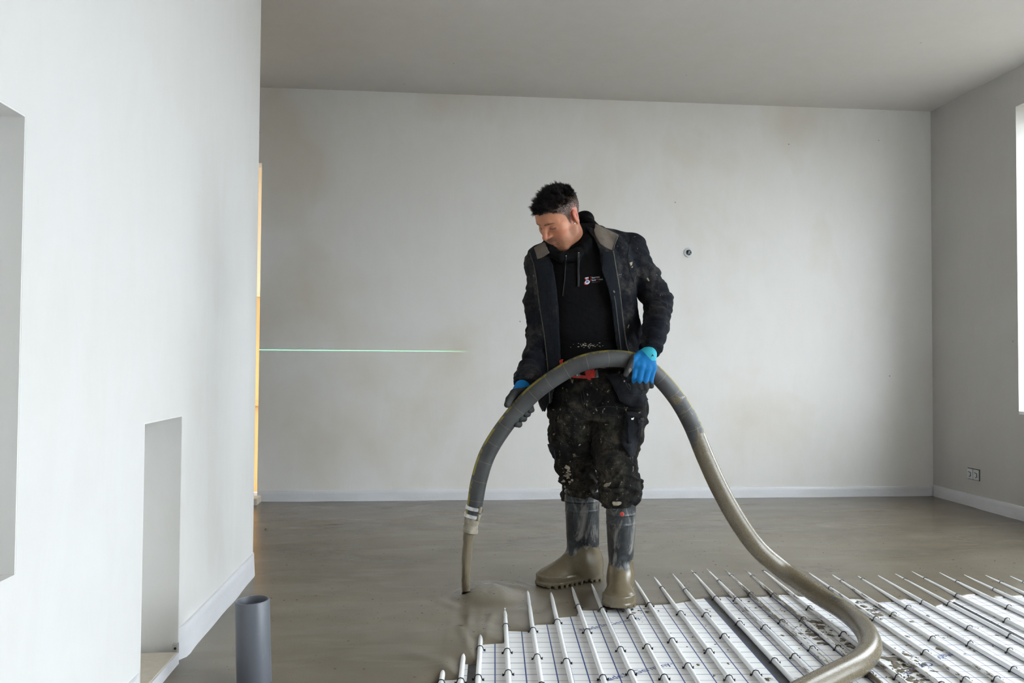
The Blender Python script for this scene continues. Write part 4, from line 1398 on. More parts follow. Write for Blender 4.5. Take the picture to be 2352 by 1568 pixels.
def boot_fn(q):
    """boot in its own frame: x towards the toe, y sideways, z up from the ground; heel near x = -0.09"""
    x, y, z = q.T
    zz = np.array([0.05, 0.10, 0.15, 0.20, 0.26, 0.32, 0.365, 0.395, 0.41])
    cx = np.interp(z, zz, [-0.012, -0.012, -0.010, -0.008, -0.006, -0.005, -0.005, -0.005, -0.005])
    ax = np.interp(z, zz, [0.078, 0.074, 0.073, 0.074, 0.075, 0.077, 0.079, 0.080, 0.080])
    ay = np.interp(z, zz, [0.046, 0.048, 0.051, 0.055, 0.058, 0.061, 0.062, 0.063, 0.063])
    k = np.sqrt(((x - cx) / ax) ** 2 + (y / ay) ** 2)
    sh = np.where(k > 0.3, np.hypot(x - cx, y) * (1 - 1 / np.maximum(k, 0.25)), -0.03) * 0.9
    sh = np.maximum(sh, np.maximum(z - 0.398, 0.03 - z))
    for zb, hw, am in ((0.345, 0.0025, 0.0025), (0.305, 0.0025, 0.0025), (0.385, 0.006, 0.003)):
        sh = sh - am * np.exp(-((z - zb) / hw) ** 2)
    ft = ell(q, (0.030, 0, 0.062), (0.115, 0.054, 0.055))
    ft = smin(ft, cap(q, (0.02, 0, 0.098), (0.125, 0, 0.055), 0.045, 0.030), 0.025)
    ft = smin(ft, ell(q, (0.136, 0.002, 0.046), (0.070, 0.063, 0.036)), 0.025)
    ft = smin(ft, ell(q, (-0.052, 0, 0.065), (0.048, 0.046, 0.06)), 0.02)
    d = smin(sh, ft, 0.034)
    # foxing band and cleated sole
    w = np.interp(x, [-0.05, 0.0, 0.05, 0.13], [0.047, 0.047, 0.052, 0.066])
    tw = np.sqrt(np.clip(1 - ((x - 0.13) / 0.080) ** 2, 0, 1)) * 0.066
    hw = np.sqrt(np.clip(1 - ((x + 0.05) / 0.052) ** 2, 0, 1)) * 0.047
    toe_d = (np.hypot((x - 0.13) / 0.080, y / 0.066) - 1) * 0.066
    heel_d = (np.hypot((x + 0.05) / 0.052, y / 0.047) - 1) * 0.047
    out = np.where(x > 0.13, toe_d, np.where(x < -0.05, heel_d, np.abs(y) - w))
    top = 0.046 + 0.010 * (1 / (1 + np.exp(-(x - 0.135) / 0.004))) + 0.004 * (1 / (1 + np.exp((x + 0.0) / 0.01)))
    band = smax(out - 0.001, np.maximum(z - top, 0.020 - z), 0.004)
    sole = smax(out - 0.003, np.maximum(z - 0.027, 0.003 + 0.16 * np.maximum(x - 0.155, 0) - z), 0.003)
    cl = np.abs(((x + 0.01) / 0.026) % 1.0 - 0.5) * 0.026 - 0.0075        # grooves between the cleats
    arch = np.where((x > -0.03) & (x < 0.035), 0.006, 0.0)
    groove = np.maximum(-cl - 0.0, z - 0.0155 - arch)
    groove = np.maximum(groove, 0.032 - np.abs(y))
    sole = np.maximum(sole, -groove)
    sole = np.maximum(sole, -np.maximum(np.abs(x - 0.0) - 0.024, z - 0.012))
    d = smin(d, band, 0.003)
    d = np.minimum(d, sole)
    d = d - 0.0025 * np.exp(-(((x + 0.088) / 0.02) ** 2)) * np.exp(-((z - 0.105) / 0.035) ** 2)   # heel kick
    d = np.maximum(d, -np.maximum(sh + 0.006, 0.33 - z))               # open top
    return d


def boot_mat():
    t = NT('rubber_boot')
    c = t.n('ShaderNodeTexCoord').outputs['Object']
    sx = t.n('ShaderNodeSeparateXYZ', i_Vector=c)
    n1 = t.noise(t.coord((1, 1, 0.35)), 16, 6, 0.7, 0.8)
    rub = t.mix(t.ramp(t.noise(t.coord((1, 1, 0.6)), 26, 6, 0.7, 0.5), [(0.42, 0), (0.66, 1)]), (0.005, 0.0065, 0.008), (0.040, 0.047, 0.054))
    rub = t.mix(t.ramp(n1, [(0.50, 0), (0.60, 0.75)]), rub, (0.24, 0.225, 0.20))
    n3 = t.noise(t.coord((1, 1, 0.5)), 9, 5, 0.7, 0.5)
    rub = t.mix(t.ramp(n3, [(0.56, 0), (0.60, 0.8)]), rub, (0.10, 0.078, 0.045))
    # wet screed coat up to the ankle with a ragged rim
    lim = t.math('ADD', t.math('ADD', t.math('MULTIPLY', t.noise(t.coord((1, 1, 0.4)), 13, 4, 0.6), 0.13), 0.085), t.math('MULTIPLY', sx.outputs[0], -0.25))
    mud = t.math('LESS_THAN', sx.outputs[2], lim)
    mc = t.mix(t.noise(t.coord(), 40, 5, 0.6), (0.115, 0.090, 0.054), (0.165, 0.134, 0.086))
    col = t.mix(mud, rub, mc)
    g = t.noise(t.coord(), 300, 2)
    t.bump(t.math('ADD', t.math('MULTIPLY', g, 0.35), t.math('MULTIPLY', mud, 0.5)), 0.4, 0.003)
    return t.set(col=col, rough=t.mix(mud, (0.42,) * 3, (0.25,) * 3), spec=0.5)


M['boot'] = boot_mat()
M['boot_band'] = plain('boot_pull_disc', (0.45, 0.05, 0.03), 0.5)
BV, BF = surface_nets(boot_fn, (-0.13, -0.095, -0.006), (0.235, 0.095, 0.42), 0.0034)


def place_boot(heel, toe, z0, s, tilt=0.0, label=None):
    heel, toe = np.asarray(heel), np.asarray(toe)
    d = toe - heel; yaw = math.atan2(d[1], d[0])
    o = mesh_obj('boot', BV, BF, M['boot'], None, True)
    L = 0.305 * s
    c = heel[:2] + d[:2] / np.linalg.norm(d[:2]) * 0.098 * s
    mw = Matrix.Translation((c[0], c[1], z0)) @ Matrix.Rotation(yaw, 4, 'Z') @ Matrix.Rotation(tilt, 4, 'Y') @ Matrix.Diagonal((s, s, s, 1))
    o.matrix_basis = mw
    keep(o, person)
    if label: o['label'] = label
    return o, mw


heelR, toeR = onz(1379, 1324, 0.024), onz(1235, 1345, 0.022)
bR, mR = place_boot(heelR, toeR, 0.012, float(np.linalg.norm((toeR - heelR)[:2])) / 0.308, 0.0, 'mud-coated rubber boot turned sideways, in the wet screed')
toeL = onz(1420, 1403, 0.010)
heelL = toeL + np.array([0.083, 0.300, 0])
bl, mL = place_boot(heelL, toeL, 0.010, 1.03, 0.0, 'mud-coated rubber boot pointing at the camera, at the screed edge')

# ---------------------------------------------------------------- gloves
M['glove'] = None
tg = NT('knit_glove')
ca = tg.attr('tint')
wv = tg.noise(tg.coord(), 380, 2)
tg.bump(wv, 0.3, 0.002)
M['glove'] = tg.set(col=ca.outputs['Color'], rough=0.7, spec=0.3)
BLUE, CYAN, GREY = np.array([0.0, 0.135, 0.36]), np.array([0.025, 0.33, 0.42]), np.array([0.034, 0.034, 0.034])


def hose_d(p):
    q = HP[60:260:3]
    out = np.full(len(p), 9.0)
    for a, b in zip(q[:-1], q[1:]):
        out = np.minimum(out, cap(p, a[:3], b[:3], a[3], b[3]))
    return out


def build_glove(fn, lo, hi, paint, label):
    V_, F_ = surface_nets(fn, lo, hi, 0.0021)
    o = mesh_obj('glove', V_, F_, M['glove'], None, True)
    set_col(o, paint(V_))
    o['label'] = label
    return keep(o, person)


# left hand over the hose, back of the hand towards the camera
Lw = at(1496, 800, 3.205)
Lk = [at(1462, 838, 3.153), at(1474, 843, 3.148), at(1488, 846, 3.150), at(1500, 844, 3.158)]
Lp = [at(1455, 863, 3.152), at(1468, 871, 3.150), at(1482, 874, 3.152), at(1495, 871, 3.160)]
Ld = [at(1459, 880, 3.178), at(1471, 888, 3.180), at(1484, 891, 3.182), at(1496, 886, 3.186)]
Lt = [at(1466, 876, 3.225), at(1476, 883, 3.228), at(1487, 886, 3.230), at(1497, 881, 3.230)]


def gloveL_fn(p):
    d = chain(p, [at(1501, 786, 3.225), Lw, at(1488, 818, 3.178)], [0.031, 0.030, 0.030], 0.01)
    palm = None
    for k, kn in enumerate(Lk):
        e = chain(p, [at(1488 + (k - 1.5) * 4, 812, 3.178), kn], [0.018, 0.0150], 0)
        palm = e if palm is None else smin(palm, e, 0.014)
    d = smin(d, palm, 0.016)
    for k in range(4):
        r0 = 0.0125 if k < 3 else 0.011
        f = chain(p, [Lk[k], Lp[k], Ld[k], Lt[k]], [0.0140, r0, r0 * 0.95, r0 * 0.88], 0.003)
        d = smin(d, f, 0.0075)
    th = chain(p, [at(1474, 812, 3.182), at(1457, 824, 3.158), at(1446, 843, 3.148), at(1438, 859, 3.153)], [0.017, 0.0145, 0.0125, 0.0108], 0.004)
    d = smin(d, th, 0.007)
    return d + 0.0006 * waves(p, 41, 160, 4)


def paintL(V_):
    u, v = project(V_)
    c = np.tile(BLUE, (len(V_), 1))
    cy = (v - 800) - (u - 1471) * 1.08
    c[(cy < 0) & (v < 828)] = CYAN
    th = ((u < 1456.5 - np.clip((v - 818) * 0.10, -6, 6)) & (v > 812)) 
    c[th] = GREY
    palm = (V_[:, 1] > 3.172 + 0.02 * (v < 850)) & (v > 824)
    c[palm] = GREY
    tip = v > 878 + 3 * np.sin(u * 0.45)
    c[tip] = GREY
    pad = (np.hypot((u - 1447.5) / 3.6, (v - 851) / 7.0) < 1)
    c[pad] = (0.16, 0.145, 0.13)
    return c


gl = build_glove(gloveL_fn, (at(1425, 840, 3.2)[0], 3.11, zq(905, 3.2)), (at(1525, 840, 3.2)[0], 3.265, zq(770, 3.2)), paintL, 'blue backed knit glove gripping the hose from above')

# right hand behind the hose, thumb on this side and fingertips curling round the far edge
hc = lambda u, v: at(u, v, 3.25)
Rk = [at(1172, 951, 3.318), at(1184, 938, 3.325), at(1196, 925, 3.33), at(1206, 914, 3.33)]
Rp = [at(1190, 968, 3.325), at(1201, 954, 3.335), at(1211, 943, 3.335), at(1219, 934, 3.335)]
Rd = [at(1192, 974, 3.292), at(1203, 961, 3.298), at(1212, 950, 3.298), at(1221, 941, 3.298)]
Rt = [at(1185, 974, 3.262), at(1196, 960, 3.262), at(1206, 949, 3.262), at(1215, 941, 3.262)]


def gloveR_fn(p):
    d = chain(p, [at(1209, 866, 3.33), at(1200, 888, 3.322), at(1194, 902, 3.322)], [0.032, 0.030, 0.030], 0.01)
    palm = None
    for k, kn in enumerate(Rk):
        e = chain(p, [at(1188 + k * 5, 900 - k * 2, 3.322), kn], [0.018, 0.0155], 0)
        palm = e if palm is None else smin(palm, e, 0.014)
    d = smin(d, palm, 0.016)
    for k in range(4):
        r0 = 0.0135 if k < 3 else 0.0118
        f = chain(p, [Rk[k], Rp[k], Rd[k], Rt[k]], [0.0145, r0, r0, r0 * 0.92], 0.003)
        d = smin(d, f, 0.004)
    th = chain(p, [at(1196, 895, 3.315), at(1181, 903, 3.285), at(1170, 917, 3.255), at(1165, 929, 3.238)], [0.018, 0.0175, 0.0155, 0.0130], 0.004)
    d = smin(d, th, 0.008)
    return d + 0.0006 * waves(p, 43, 160, 4)


def paintR(V_):
    u, v = project(V_)
    c = np.tile(GREY, (len(V_), 1))
    c[(v < 893 - (u - 1178) * 0.16) | ((V_[:, 1] > 3.335) & (v < 930))] = BLUE
    c[np.hypot(u - 1197, v - 960) < 5] = (0.018, 0.035, 0.03)
    return c


gr_ = build_glove(gloveR_fn, (at(1150, 930, 3.28)[0], 3.215, zq(992, 3.28)), (at(1248, 930, 3.28)[0], 3.375, zq(855, 3.28)), paintR, 'grey palmed knit glove gripping the hose from behind')

# ---------------------------------------------------------------- head and body
HR = rotm(-0.978, 0.70, 0.152)
HC = np.array([0.4957, 3.33, 1.6121])


def head_local(p):
    x, y, z = p.T
    ax_ = np.abs(x)
    m = np.column_stack([ax_, y, z])
    d = ell(p, (0, 0.016, 0.040), (0.0755, 0.098, 0.088))
    d = smin(d, ell(p, (0, -0.040, 0.045), (0.064, 0.056, 0.062)), 0.03)
    d = smin(d, ell(p, (0, -0.036, -0.030), (0.058, 0.056, 0.080)), 0.035)
    jaw = chain(m, [(0.057, 0.004, -0.035), (0.052, -0.004, -0.066), (0.030, -0.062, -0.098), (0.0, -0.080, -0.103)], [0.017, 0.016, 0.017, 0.0185], 0.01)
    d = smin(d, jaw, 0.03)
    d = smin(d, ell(m, (0.045, -0.056, -0.014), (0.022, 0.026, 0.020)), 0.02)
    d = smin(d, ell(m, (0.036, -0.060, -0.052), (0.022, 0.024, 0.028)), 0.02)
    d = smin(d, chain(m, [(0.0, -0.089, 0.028), (0.028, -0.086, 0.036), (0.050, -0.066, 0.032)], [0.011, 0.0105, 0.009], 0.008), 0.012)
    d = smax(d, -ell(m, (0.033, -0.103, 0.012), (0.018, 0.017, 0.0125)), 0.012)
    d = smin(d, ell(m, (0.0325, -0.0765, 0.0115), (0.0145, 0.0125, 0.0125)), 0.004)
    nose = chain(p, [(0, -0.090, 0.024), (0, -0.104, 0.002), (0, -0.1165, -0.019)], [0.0080, 0.0090, 0.0118], 0.006)
    nose = smin(nose, ell(m, (0.0120, -0.1005, -0.0225), (0.0085, 0.0120, 0.0080)), 0.009)
    d = smin(d, nose, 0.009)
    d = np.maximum(d, -ell(m, (0.0065, -0.1065, -0.0315), (0.0032, 0.005, 0.003)))
    d = smin(d, ell(p, (0, -0.080, -0.064), (0.030, 0.020, 0.020)), 0.015)
    up = chain(m, [(0.0, -0.0995, -0.0595), (0.012, -0.0975, -0.0610), (0.0245, -0.0865, -0.0655)], [0.0055, 0.005, 0.003], 0.003)
    low = chain(m, [(0.0, -0.0970, -0.0715), (0.011, -0.0950, -0.0705), (0.0235, -0.0860, -0.0670)], [0.0062, 0.0055, 0.003], 0.003)
    d = smin(d, up, 0.005); d = smin(d, low, 0.005)
    d = smax(d, -chain(m, [(0.0, -0.105, -0.0652), (0.014, -0.1005, -0.0655), (0.027, -0.089, -0.0670)], [0.0018, 0.0018, 0.0014], 0), 0.003)
    # lids: a crease above and a slit below
    d = smax(d, -chain(m, [(0.0205, -0.0880, 0.0155), (0.033, -0.0925, 0.0215), (0.046, -0.0830, 0.0150)], [0.0012] * 3, 0), 0.003)
    d = smax(d, -chain(m, [(0.0205, -0.0875, 0.0080), (0.033, -0.0900, 0.0045), (0.0455, -0.0810, 0.0075)], [0.0012] * 3, 0), 0.002)
    d = smin(d, chain(m, [(0.022, -0.0840, 0.0000), (0.033, -0.0850, -0.0035), (0.045, -0.0775, 0.0005)], [0.0045] * 3, 0), 0.008)
    # ears
    er = rotm(-0.42, 0.0, 0.16)
    e = m - np.array([0.0790, 0.016, -0.002])
    eq = e @ rotm(0.35, 0.22, 0.0)
    ear = ell(eq, (0, 0, 0.004), (0.0075, 0.0190, 0.0300))
    ear = smin(ear, ell(eq, (-0.002, -0.004, -0.024), (0.006, 0.0105, 0.0120)), 0.006)
    ear = smax(ear, -ell(eq, (0.010, -0.001, 0.002), (0.0085, 0.0115, 0.0190)), 0.003)
    ear = smin(ear, cap(eq, (0.004, -0.008, -0.006), (0.003, -0.008, 0.004), 0.0035, 0.0035), 0.004)
    ear = smin(ear, chain(eq, [(0.003, 0.004, -0.008), (0.004, 0.009, 0.006), (0.003, 0.004, 0.018)], [0.003, 0.003, 0.0025], 0), 0.003)
    d = smin(d, ear, 0.006)
    return d


NB = [at(1322, 545, 3.385), at(1332, 566, 3.43), at(1345, 610, 3.46)]


def body_top(p):
    q = (p - HC) @ HR
    d = head_local(q)
    neck = chain(p, [HC + HR @ np.array([0, 0.022, -0.03]), HC + HR @ np.array([0, 0.012, -0.075]), NB[1], NB[2]], [0.056, 0.055, 0.056, 0.066], 0.02)
    adam = cap(p, HC + HR @ np.array([0, -0.030, -0.09]), NB[1] + np.array([-0.02, -0.04, 0]), 0.026, 0.028)
    neck = smin(neck, adam, 0.03)
    return smin(d, neck, 0.022)


HV_, HF_ = surface_nets(body_top, HC + np.array([-0.17, -0.18, -0.24]), HC + np.array([0.19, 0.23, 0.19]), 0.0020)


def lower_body(p):
    d = cap(p, NB[2], at(1350, 660, 3.45), 0.066, 0.10)
    d = smin(d, HD(p, -0.030), 0.03)
    d = smin(d, PEL(p, -0.030), 0.04)
    for S in (SH_R, SH_L):
        d = smin(d, chain(p, S, [0.042, 0.045, 0.043, 0.038, 0.034, 0.024], 0.02), 0.02)
    d = smin(d, chain(p, [at(1312, 920, 3.50), at(1318, 1060, 3.59), at(1334, 1170, 3.70), at(1338, 1250, 3.70)], [0.075, 0.042, 0.040, 0.035], 0.02), 0.03)
    d = smin(d, chain(p, [at(1418, 920, 3.49), at(1414, 1060, 3.43), at(1426, 1180, 3.47), at(1427, 1270, 3.48)], [0.078, 0.044, 0.040, 0.035], 0.02), 0.03)
    return d


LV_, LF_ = surface_nets(lower_body, (0.2, 3.12, 0.06), (1.0, 3.75, 1.62), 0.011)
SKIN = np.array([0.47, 0.195, 0.105])
q = (HV_ - HC) @ HR
X_, Y_, Z_ = np.abs(q[:, 0]), q[:, 1], q[:, 2]
col = np.tile(SKIN, (len(HV_), 1))
g = lambda cx, cy, cz, s: np.exp(-(((X_ - cx) ** 2 + (Y_ - cy) ** 2 + (Z_ - cz) ** 2) / s ** 2))


def tint(w, c):
    global col
    w = np.clip(w, 0, 1)[:, None]; col = col * (1 - w) + np.asarray(c) * w


tint(0.55 * g(0.045, -0.075, -0.025, 0.026), (0.45, 0.12, 0.075))        # cheeks
tint(0.50 * g(0.0, -0.118, -0.018, 0.022), (0.47, 0.15, 0.095))          # nose tip
tint(0.75 * g(0.080, 0.022, 0.010, 0.036), (0.50, 0.105, 0.085))         # ear
tint(0.35 * g(0.034, -0.088, 0.008, 0.016), (0.24, 0.10, 0.07))          # eye hollows
nz = np.random.default_rng(3).uniform(-0.6, 0.6, len(q))
beard = 1 / (1 + np.exp((Z_ + 0.050 + 0.55 * np.clip(Y_ + 0.045, -0.06, 0.06) - 0.010 * np.clip((Y_ + 0.06) / 0.03, -1, 1)) / 0.007))
beard = np.where(Y_ > -0.035, np.maximum(beard, 1 / (1 + np.exp((Z_ + 0.028) / 0.008))), beard)
beard *= 1 / (1 + np.exp((Y_ - 0.030) / 0.008)) * (1 / (1 + np.exp(-(Z_ + 0.150) / 0.01)))
must = np.exp(-(((Z_ + 0.047) / 0.0085) ** 2)) * np.exp(-((X_ / 0.030) ** 4)) * (Y_ < -0.075)
must = np.maximum(must, np.exp(-(((X_ - 0.030) / 0.006) ** 2 + ((Z_ + 0.066) / 0.018) ** 2)) * (Y_ < -0.06) * 0.8)
tint(0.60 * beard * (0.75 + 0.9 * nz), (0.14, 0.075, 0.048))
tint(0.72 * must * (0.9 + 0.8 * nz), (0.085, 0.045, 0.03))
lip = np.exp(-(((Z_ + 0.0652 + 0.00010 * 0) / 0.0085) ** 4)) * np.exp(-((X_ / 0.0225) ** 4)) * (Y_ < -0.080)
tint(0.75 * lip, (0.40, 0.115, 0.095))
tint(0.9 * np.exp(-((Z_ + 0.0655) / 0.0018) ** 2) * np.exp(-((X_ / 0.026) ** 6)) * (Y_ < -0.078), (0.10, 0.03, 0.025))
brz = np.interp(X_, [0.010, 0.022, 0.034, 0.046, 0.054], [0.0310, 0.0340, 0.0352, 0.0320, 0.0262])
brw = np.interp(X_, [0.008, 0.014, 0.034, 0.046, 0.056], [0.0, 0.0043, 0.0042, 0.0028, 0.0002])
tint(0.95 * np.exp(-((Z_ - brz) / np.maximum(brw, 1e-4)) ** 2) * (Y_ < -0.05) * (X_ > 0.009) * (X_ < 0.052) * (0.85 + 0.5 * nz), (0.030, 0.018, 0.012))
lash = np.exp(-((Z_ - np.interp(X_, [0.020, 0.033, 0.046], [0.0080, 0.0045, 0.0075])) / 0.0019) ** 2) * ((X_ > 0.019) & (X_ < 0.0475) & (Y_ < -0.06))
tint(0.9 * lash, (0.02, 0.012, 0.01))
# short clipped sides: skin darkened by stubble where hair grows
hairz = np.interp(Y_, [-0.10, -0.075, -0.055, -0.040, -0.030, -0.016, -0.012, 0.0, 0.02, 0.045, 0.06, 0.11], [0.080, 0.076, 0.060, 0.046, 0.030, -0.016, -0.016, 0.036, 0.038, 0.030, -0.030, -0.055])
hmask = 1 / (1 + np.exp(-(Z_ - hairz) / 0.004))
tint(0.93 * hmask * (0.95 + 0.15 * nz), (0.040, 0.031, 0.027))
tint(0.95 * (1 / (1 + np.exp(-(Z_ - 0.072 + 0.16 * np.maximum(Y_ - 0.03, 0)) / 0.006))) * hmask, (0.010, 0.0085, 0.0075))
low = np.zeros((len(LV_), 3)) + SKIN
sk = NT('skin')
ct = sk.attr('tint')
pn = sk.noise(sk.coord(), 900, 2)
c_ = sk.mix(sk.math('MULTIPLY', sk.ramp(sk.noise(sk.coord(), 60, 4), [(0.35, 0), (0.7, 1)]), 0.25), ct.outputs['Color'], (0.36, 0.15, 0.09))
sk.bump(pn, 0.12, 0.0015)
M['skin'] = sk.set(col=c_, rough=0.48, spec=0.4, sss=0.06)
sk.put(sk.b.inputs['Subsurface Radius'], (0.012, 0.004, 0.002))
body = mesh_obj('body', np.vstack([HV_, LV_]), np.vstack([HF_, LF_ + len(HV_)]), M['skin'], None, True)
set_col(body, np.vstack([col, low]))
keep(body, person)
body['label'] = 'head turned down to one side, short stubble'

# hair: clipped sides, longer spiky top
r = np.random.default_rng(17)
cand = np.where(hmask > 0.5)[0]
cand = cand[q[cand, 2] > -0.06]
me_n = np.zeros((len(body.data.vertices), 3), np.float32); body.data.vertices.foreach_get('normal', me_n.ravel()) if False else None
nn = np.empty(len(body.data.vertices) * 3, np.float32); body.data.vertices.foreach_get('normal', nn); nn = nn.reshape(-1, 3)[:len(HV_)]
qn = nn @ HR
HVt, HFt, HCt = [], [], []


def strands(ids, length, dirfn, rad, jit, cols, tufts=0):
    if tufts:
        tr0 = r.choice(ids, tufts); tj = r.normal(0, 0.24, (tufts, 3)); tl = r.uniform(0.55, 1.35, tufts)
    for i in ids:
        p0 = HV_[i] + r.normal(0, 0.0010, 3); n_ = qn[i]
        L = length(q[i]) * r.uniform(0.7, 1.15)
        d0 = dirfn(q[i], n_) + r.normal(0, jit, 3)
        bend = r.normal(0, 0.35, 3) + np.array([0, -0.25, -0.25])
        if tufts:
            k0 = int(np.argmin(((q[tr0] - q[i]) ** 2).sum(1)))
            d0 = d0 + tj[k0] + (q[tr0[k0]] - q[i]) * 28; L *= tl[k0]; bend = (q[tr0[k0]] - q[i]) * 25 + np.array([0, -0.2, -0.1])
        d0 /= np.linalg.norm(d0)
        pts = [p0 - HR @ (n_ * 0.001)]
        d_ = d0.copy()
        for s_ in range(3):
            pts.append(pts[-1] + HR @ d_ * L / 3)
            d_ = d_ + bend * 0.33; d_ /= np.linalg.norm(d_)
        b = len(HVt)
        a = np.cross(HR @ d0, [0.3, 0.5, 0.8]); a /= np.linalg.norm(a); bb = np.cross(HR @ d0, a)
        for s_, w in zip(range(3), (1.0, 0.85, 0.55)):
            for k_ in range(3):
                th_ = 2.094 * k_
                HVt.append(pts[s_] + rad * w * (math.cos(th_) * a + math.sin(th_) * bb))
        HVt.append(pts[3])
        for s_ in range(2):
            for k_ in range(3):
                k2 = (k_ + 1) % 3
                HFt.append((b + 3 * s_ + k_, b + 3 * s_ + k2, b + 3 * s_ + 3 + k2)); HFt.append((b + 3 * s_ + k_, b + 3 * s_ + 3 + k2, b + 3 * s_ + 3 + k_))
        for k_ in range(3): HFt.append((b + 6 + k_, b + 6 + (k_ + 1) % 3, b + 9))
        c0 = cols(q[i]) * r.uniform(0.6, 1.4)
        HCt.extend([c0] * 10)


topness = lambda c: 1 / (1 + np.exp(-(c[2] - 0.078 + 0.16 * max(c[1] - 0.03, 0)) / 0.008))
ln = lambda c: 0.0045 + 0.028 * topness(c) * (1.0 - 0.35 * max(0, min(1, (c[1] + 0.02) / 0.1)))
df = lambda c, n_: n_ * 0.9 + np.array([0, -0.50, 0.62]) * topness(c) + np.array([0, 0.5, -0.75]) * (1 - topness(c))
dark, side = np.array([0.006, 0.005, 0.0045]), np.array([0.085, 0.068, 0.058])
cf = lambda c: dark * topness(c) + (dark + (side - dark) * np.clip((0.085 - c[2]) / 0.055, 0, 1)) * (1 - topness(c))
tp = np.array([topness(c) for c in q[cand]])
strands(r.choice(cand[tp > 0.3], 6000), ln, df, 0.00075, 0.12, cf, 210)
strands(r.choice(cand[tp <= 0.3], 5200), ln, df, 0.00050, 0.22, cf)
hm = NT('hair'); hc_ = hm.attr('tint')
M['hair'] = hm.set(col=hc_.outputs['Color'], rough=0.42, spec=0.35)
hr = mesh_obj('hair', np.array(HVt), np.array(HFt), M['hair'], None, True)
set_col(hr, np.array(HCt)); keep(hr, person); hr['label'] = 'short black spiky hair, clipped grey at the sides'
ear_p, hit, _ = march([1319.5], [512.5], body_top)
mb = MB(); mb.lathe([(0, 0.003), (0.0022, 0.0026), (0.0032, 0.001), (0.0032, 0)], ear_p[0], -raydir(1319, 512), 12)
es = keep(mb.build('ear_stud', M['eyelet'], None, True), person); es['label'] = 'silver stud in the ear lobe'

# ---------------------------------------------------------------- trimmings on the clothes
front = lambda p: np.minimum(jacket_fn(p), hoodie_fn(p))
leg = lambda p: np.minimum(trousers_fn(p), jacket_fn(p))
drape('collar_lining', [(1367, 513), (1395, 526), (1421, 539), (1413, 556), (1407, 574), (1393, 569), (1379, 560), (1370, 545), (1365, 530)], front, 0.004, 0.004, M['lining'], jk)
drape('collar_lining', [(1250, 556), (1238, 561), (1226, 569), (1231, 583), (1234, 595), (1248, 590), (1262, 580), (1256, 568)], front, 0.004, 0.004, M['lining'], jk)
LF = [(1216, 579), (1225, 603), (1231, 631), (1234, 652), (1238, 690), (1243, 725), (1250, 765), (1257, 833), (1261, 880), (1263, 930)]
RF = [(1408, 574), (1411, 592), (1416, 623), (1421, 652), (1426, 690), (1431, 735), (1439, 794), (1444, 808)]
drape('front_facing', [(1224, 590), (1240, 600), (1262, 592), (1270, 612), (1277, 655), (1282, 705), (1286, 790), (1288, 828), (1279, 868), (1266, 925), (1263, 880), (1258, 830), (1250, 760), (1243, 720), (1237, 680), (1232, 635)], jacket_fn, 0.003, 0.005, M['panel'], jk)
drape('front_facing', [(1384, 580), (1406, 578), (1410, 600), (1415, 630), (1420, 655), (1425, 695), (1430, 740), (1438, 797), (1440, 812), (1420, 812), (1416, 790), (1406, 705), (1398, 665), (1382, 620)], jacket_fn, 0.003, 0.005, M['panel'], jk)
drape_cord('piping', LF, jacket_fn, 0.0022, M['piping'], jk, 0.004)
drape_cord('piping', RF, jacket_fn, 0.0026, M['piping'], jk, 0.005)
drape_cord('piping', [(1421, 540), (1413, 557), (1408, 574)], front, 0.0020, M['piping'], jk, 0.008)
drape_cord('zip', [(1411, 678), (1414, 695), (1418, 730), (1424, 780), (1427, 808)], jacket_fn, 0.0016, M['piping'], jk, 0.009)
drape('zip_pull', [(1408, 667.5), (1410.5, 666.5), (1413, 671), (1410.5, 672.5)], jacket_fn, 0.010, 0.002, M['buckle0'], jk, 2.0)
drape_cord('seam', [(1277, 700), (1282, 770), (1284, 825)], jacket_fn, 0.0012, M['panel'], jk, 0.008)
drape_cord('seam', [(1258, 640), (1262, 700), (1268, 770), (1273, 840)], jacket_fn, 0.0012, M['panel'], jk, 0.007)
drape_cord('seam', [(1452, 541), (1446, 560), (1441, 590), (1446, 620), (1456, 648)], jacket_fn, 0.0014, M['jacket'], jk, 0.001)
drape_cord('seam', [(1479, 660), (1500, 652), (1517, 640), (1526, 632)], jacket_fn, 0.0014, M['jacket'], jk, 0.001)
# cuffs
drape('cuff_tab', [(1179, 874), (1190, 868), (1212, 874), (1232, 872), (1229, 880), (1205, 887), (1180, 884)], jacket_fn, 0.002, 0.004, M['panel'], jk)
drape('cuff_tab', [(1474, 789), (1490, 790), (1506, 797), (1516, 808), (1511, 815), (1500, 804), (1486, 797), (1474, 797)], jacket_fn, 0.002, 0.004, M['panel'], jk)
# hood cords, eyelets, pocket edge
drape_cord('hood_cord', [(1301, 588), (1299, 605), (1297, 640), (1294, 665), (1292, 681)], hoodie_fn, 0.0018, M['cord'], hd, 0.002)
drape_cord('hood_cord', [(1328, 580), (1329, 600), (1328, 620), (1329, 640), (1328, 659)], hoodie_fn, 0.0045, M['cord'], hd, 0.003)
for u, v in ((1300.5, 587), (1329, 579.5)):
    drape_cord('eyelet', [(u - 4, v + 1.0), (u - 1.5, v - 0.4), (u + 1.5, v - 0.6), (u + 4, v + 0.8)], hoodie_fn, 0.0017, M['eyelet'], hd, 0.002)
drape_cord('pocket_edge', [(1292, 786), (1310, 787), (1340, 786), (1375, 782), (1402, 775)], hoodie_fn, 0.0022, M['hoodie'], hd, 0.002)
# chest print
M['print_white'] = plain('print_white', (0.55, 0.60, 0.66), 0.6)
M['print_red'] = plain('print_red', (0.50, 0.02, 0.025), 0.6)
M['print_blue'] = plain('print_blue', (0.05, 0.06, 0.22), 0.6)
M['print_grey'] = plain('print_grey', (0.11, 0.12, 0.13), 0.6)


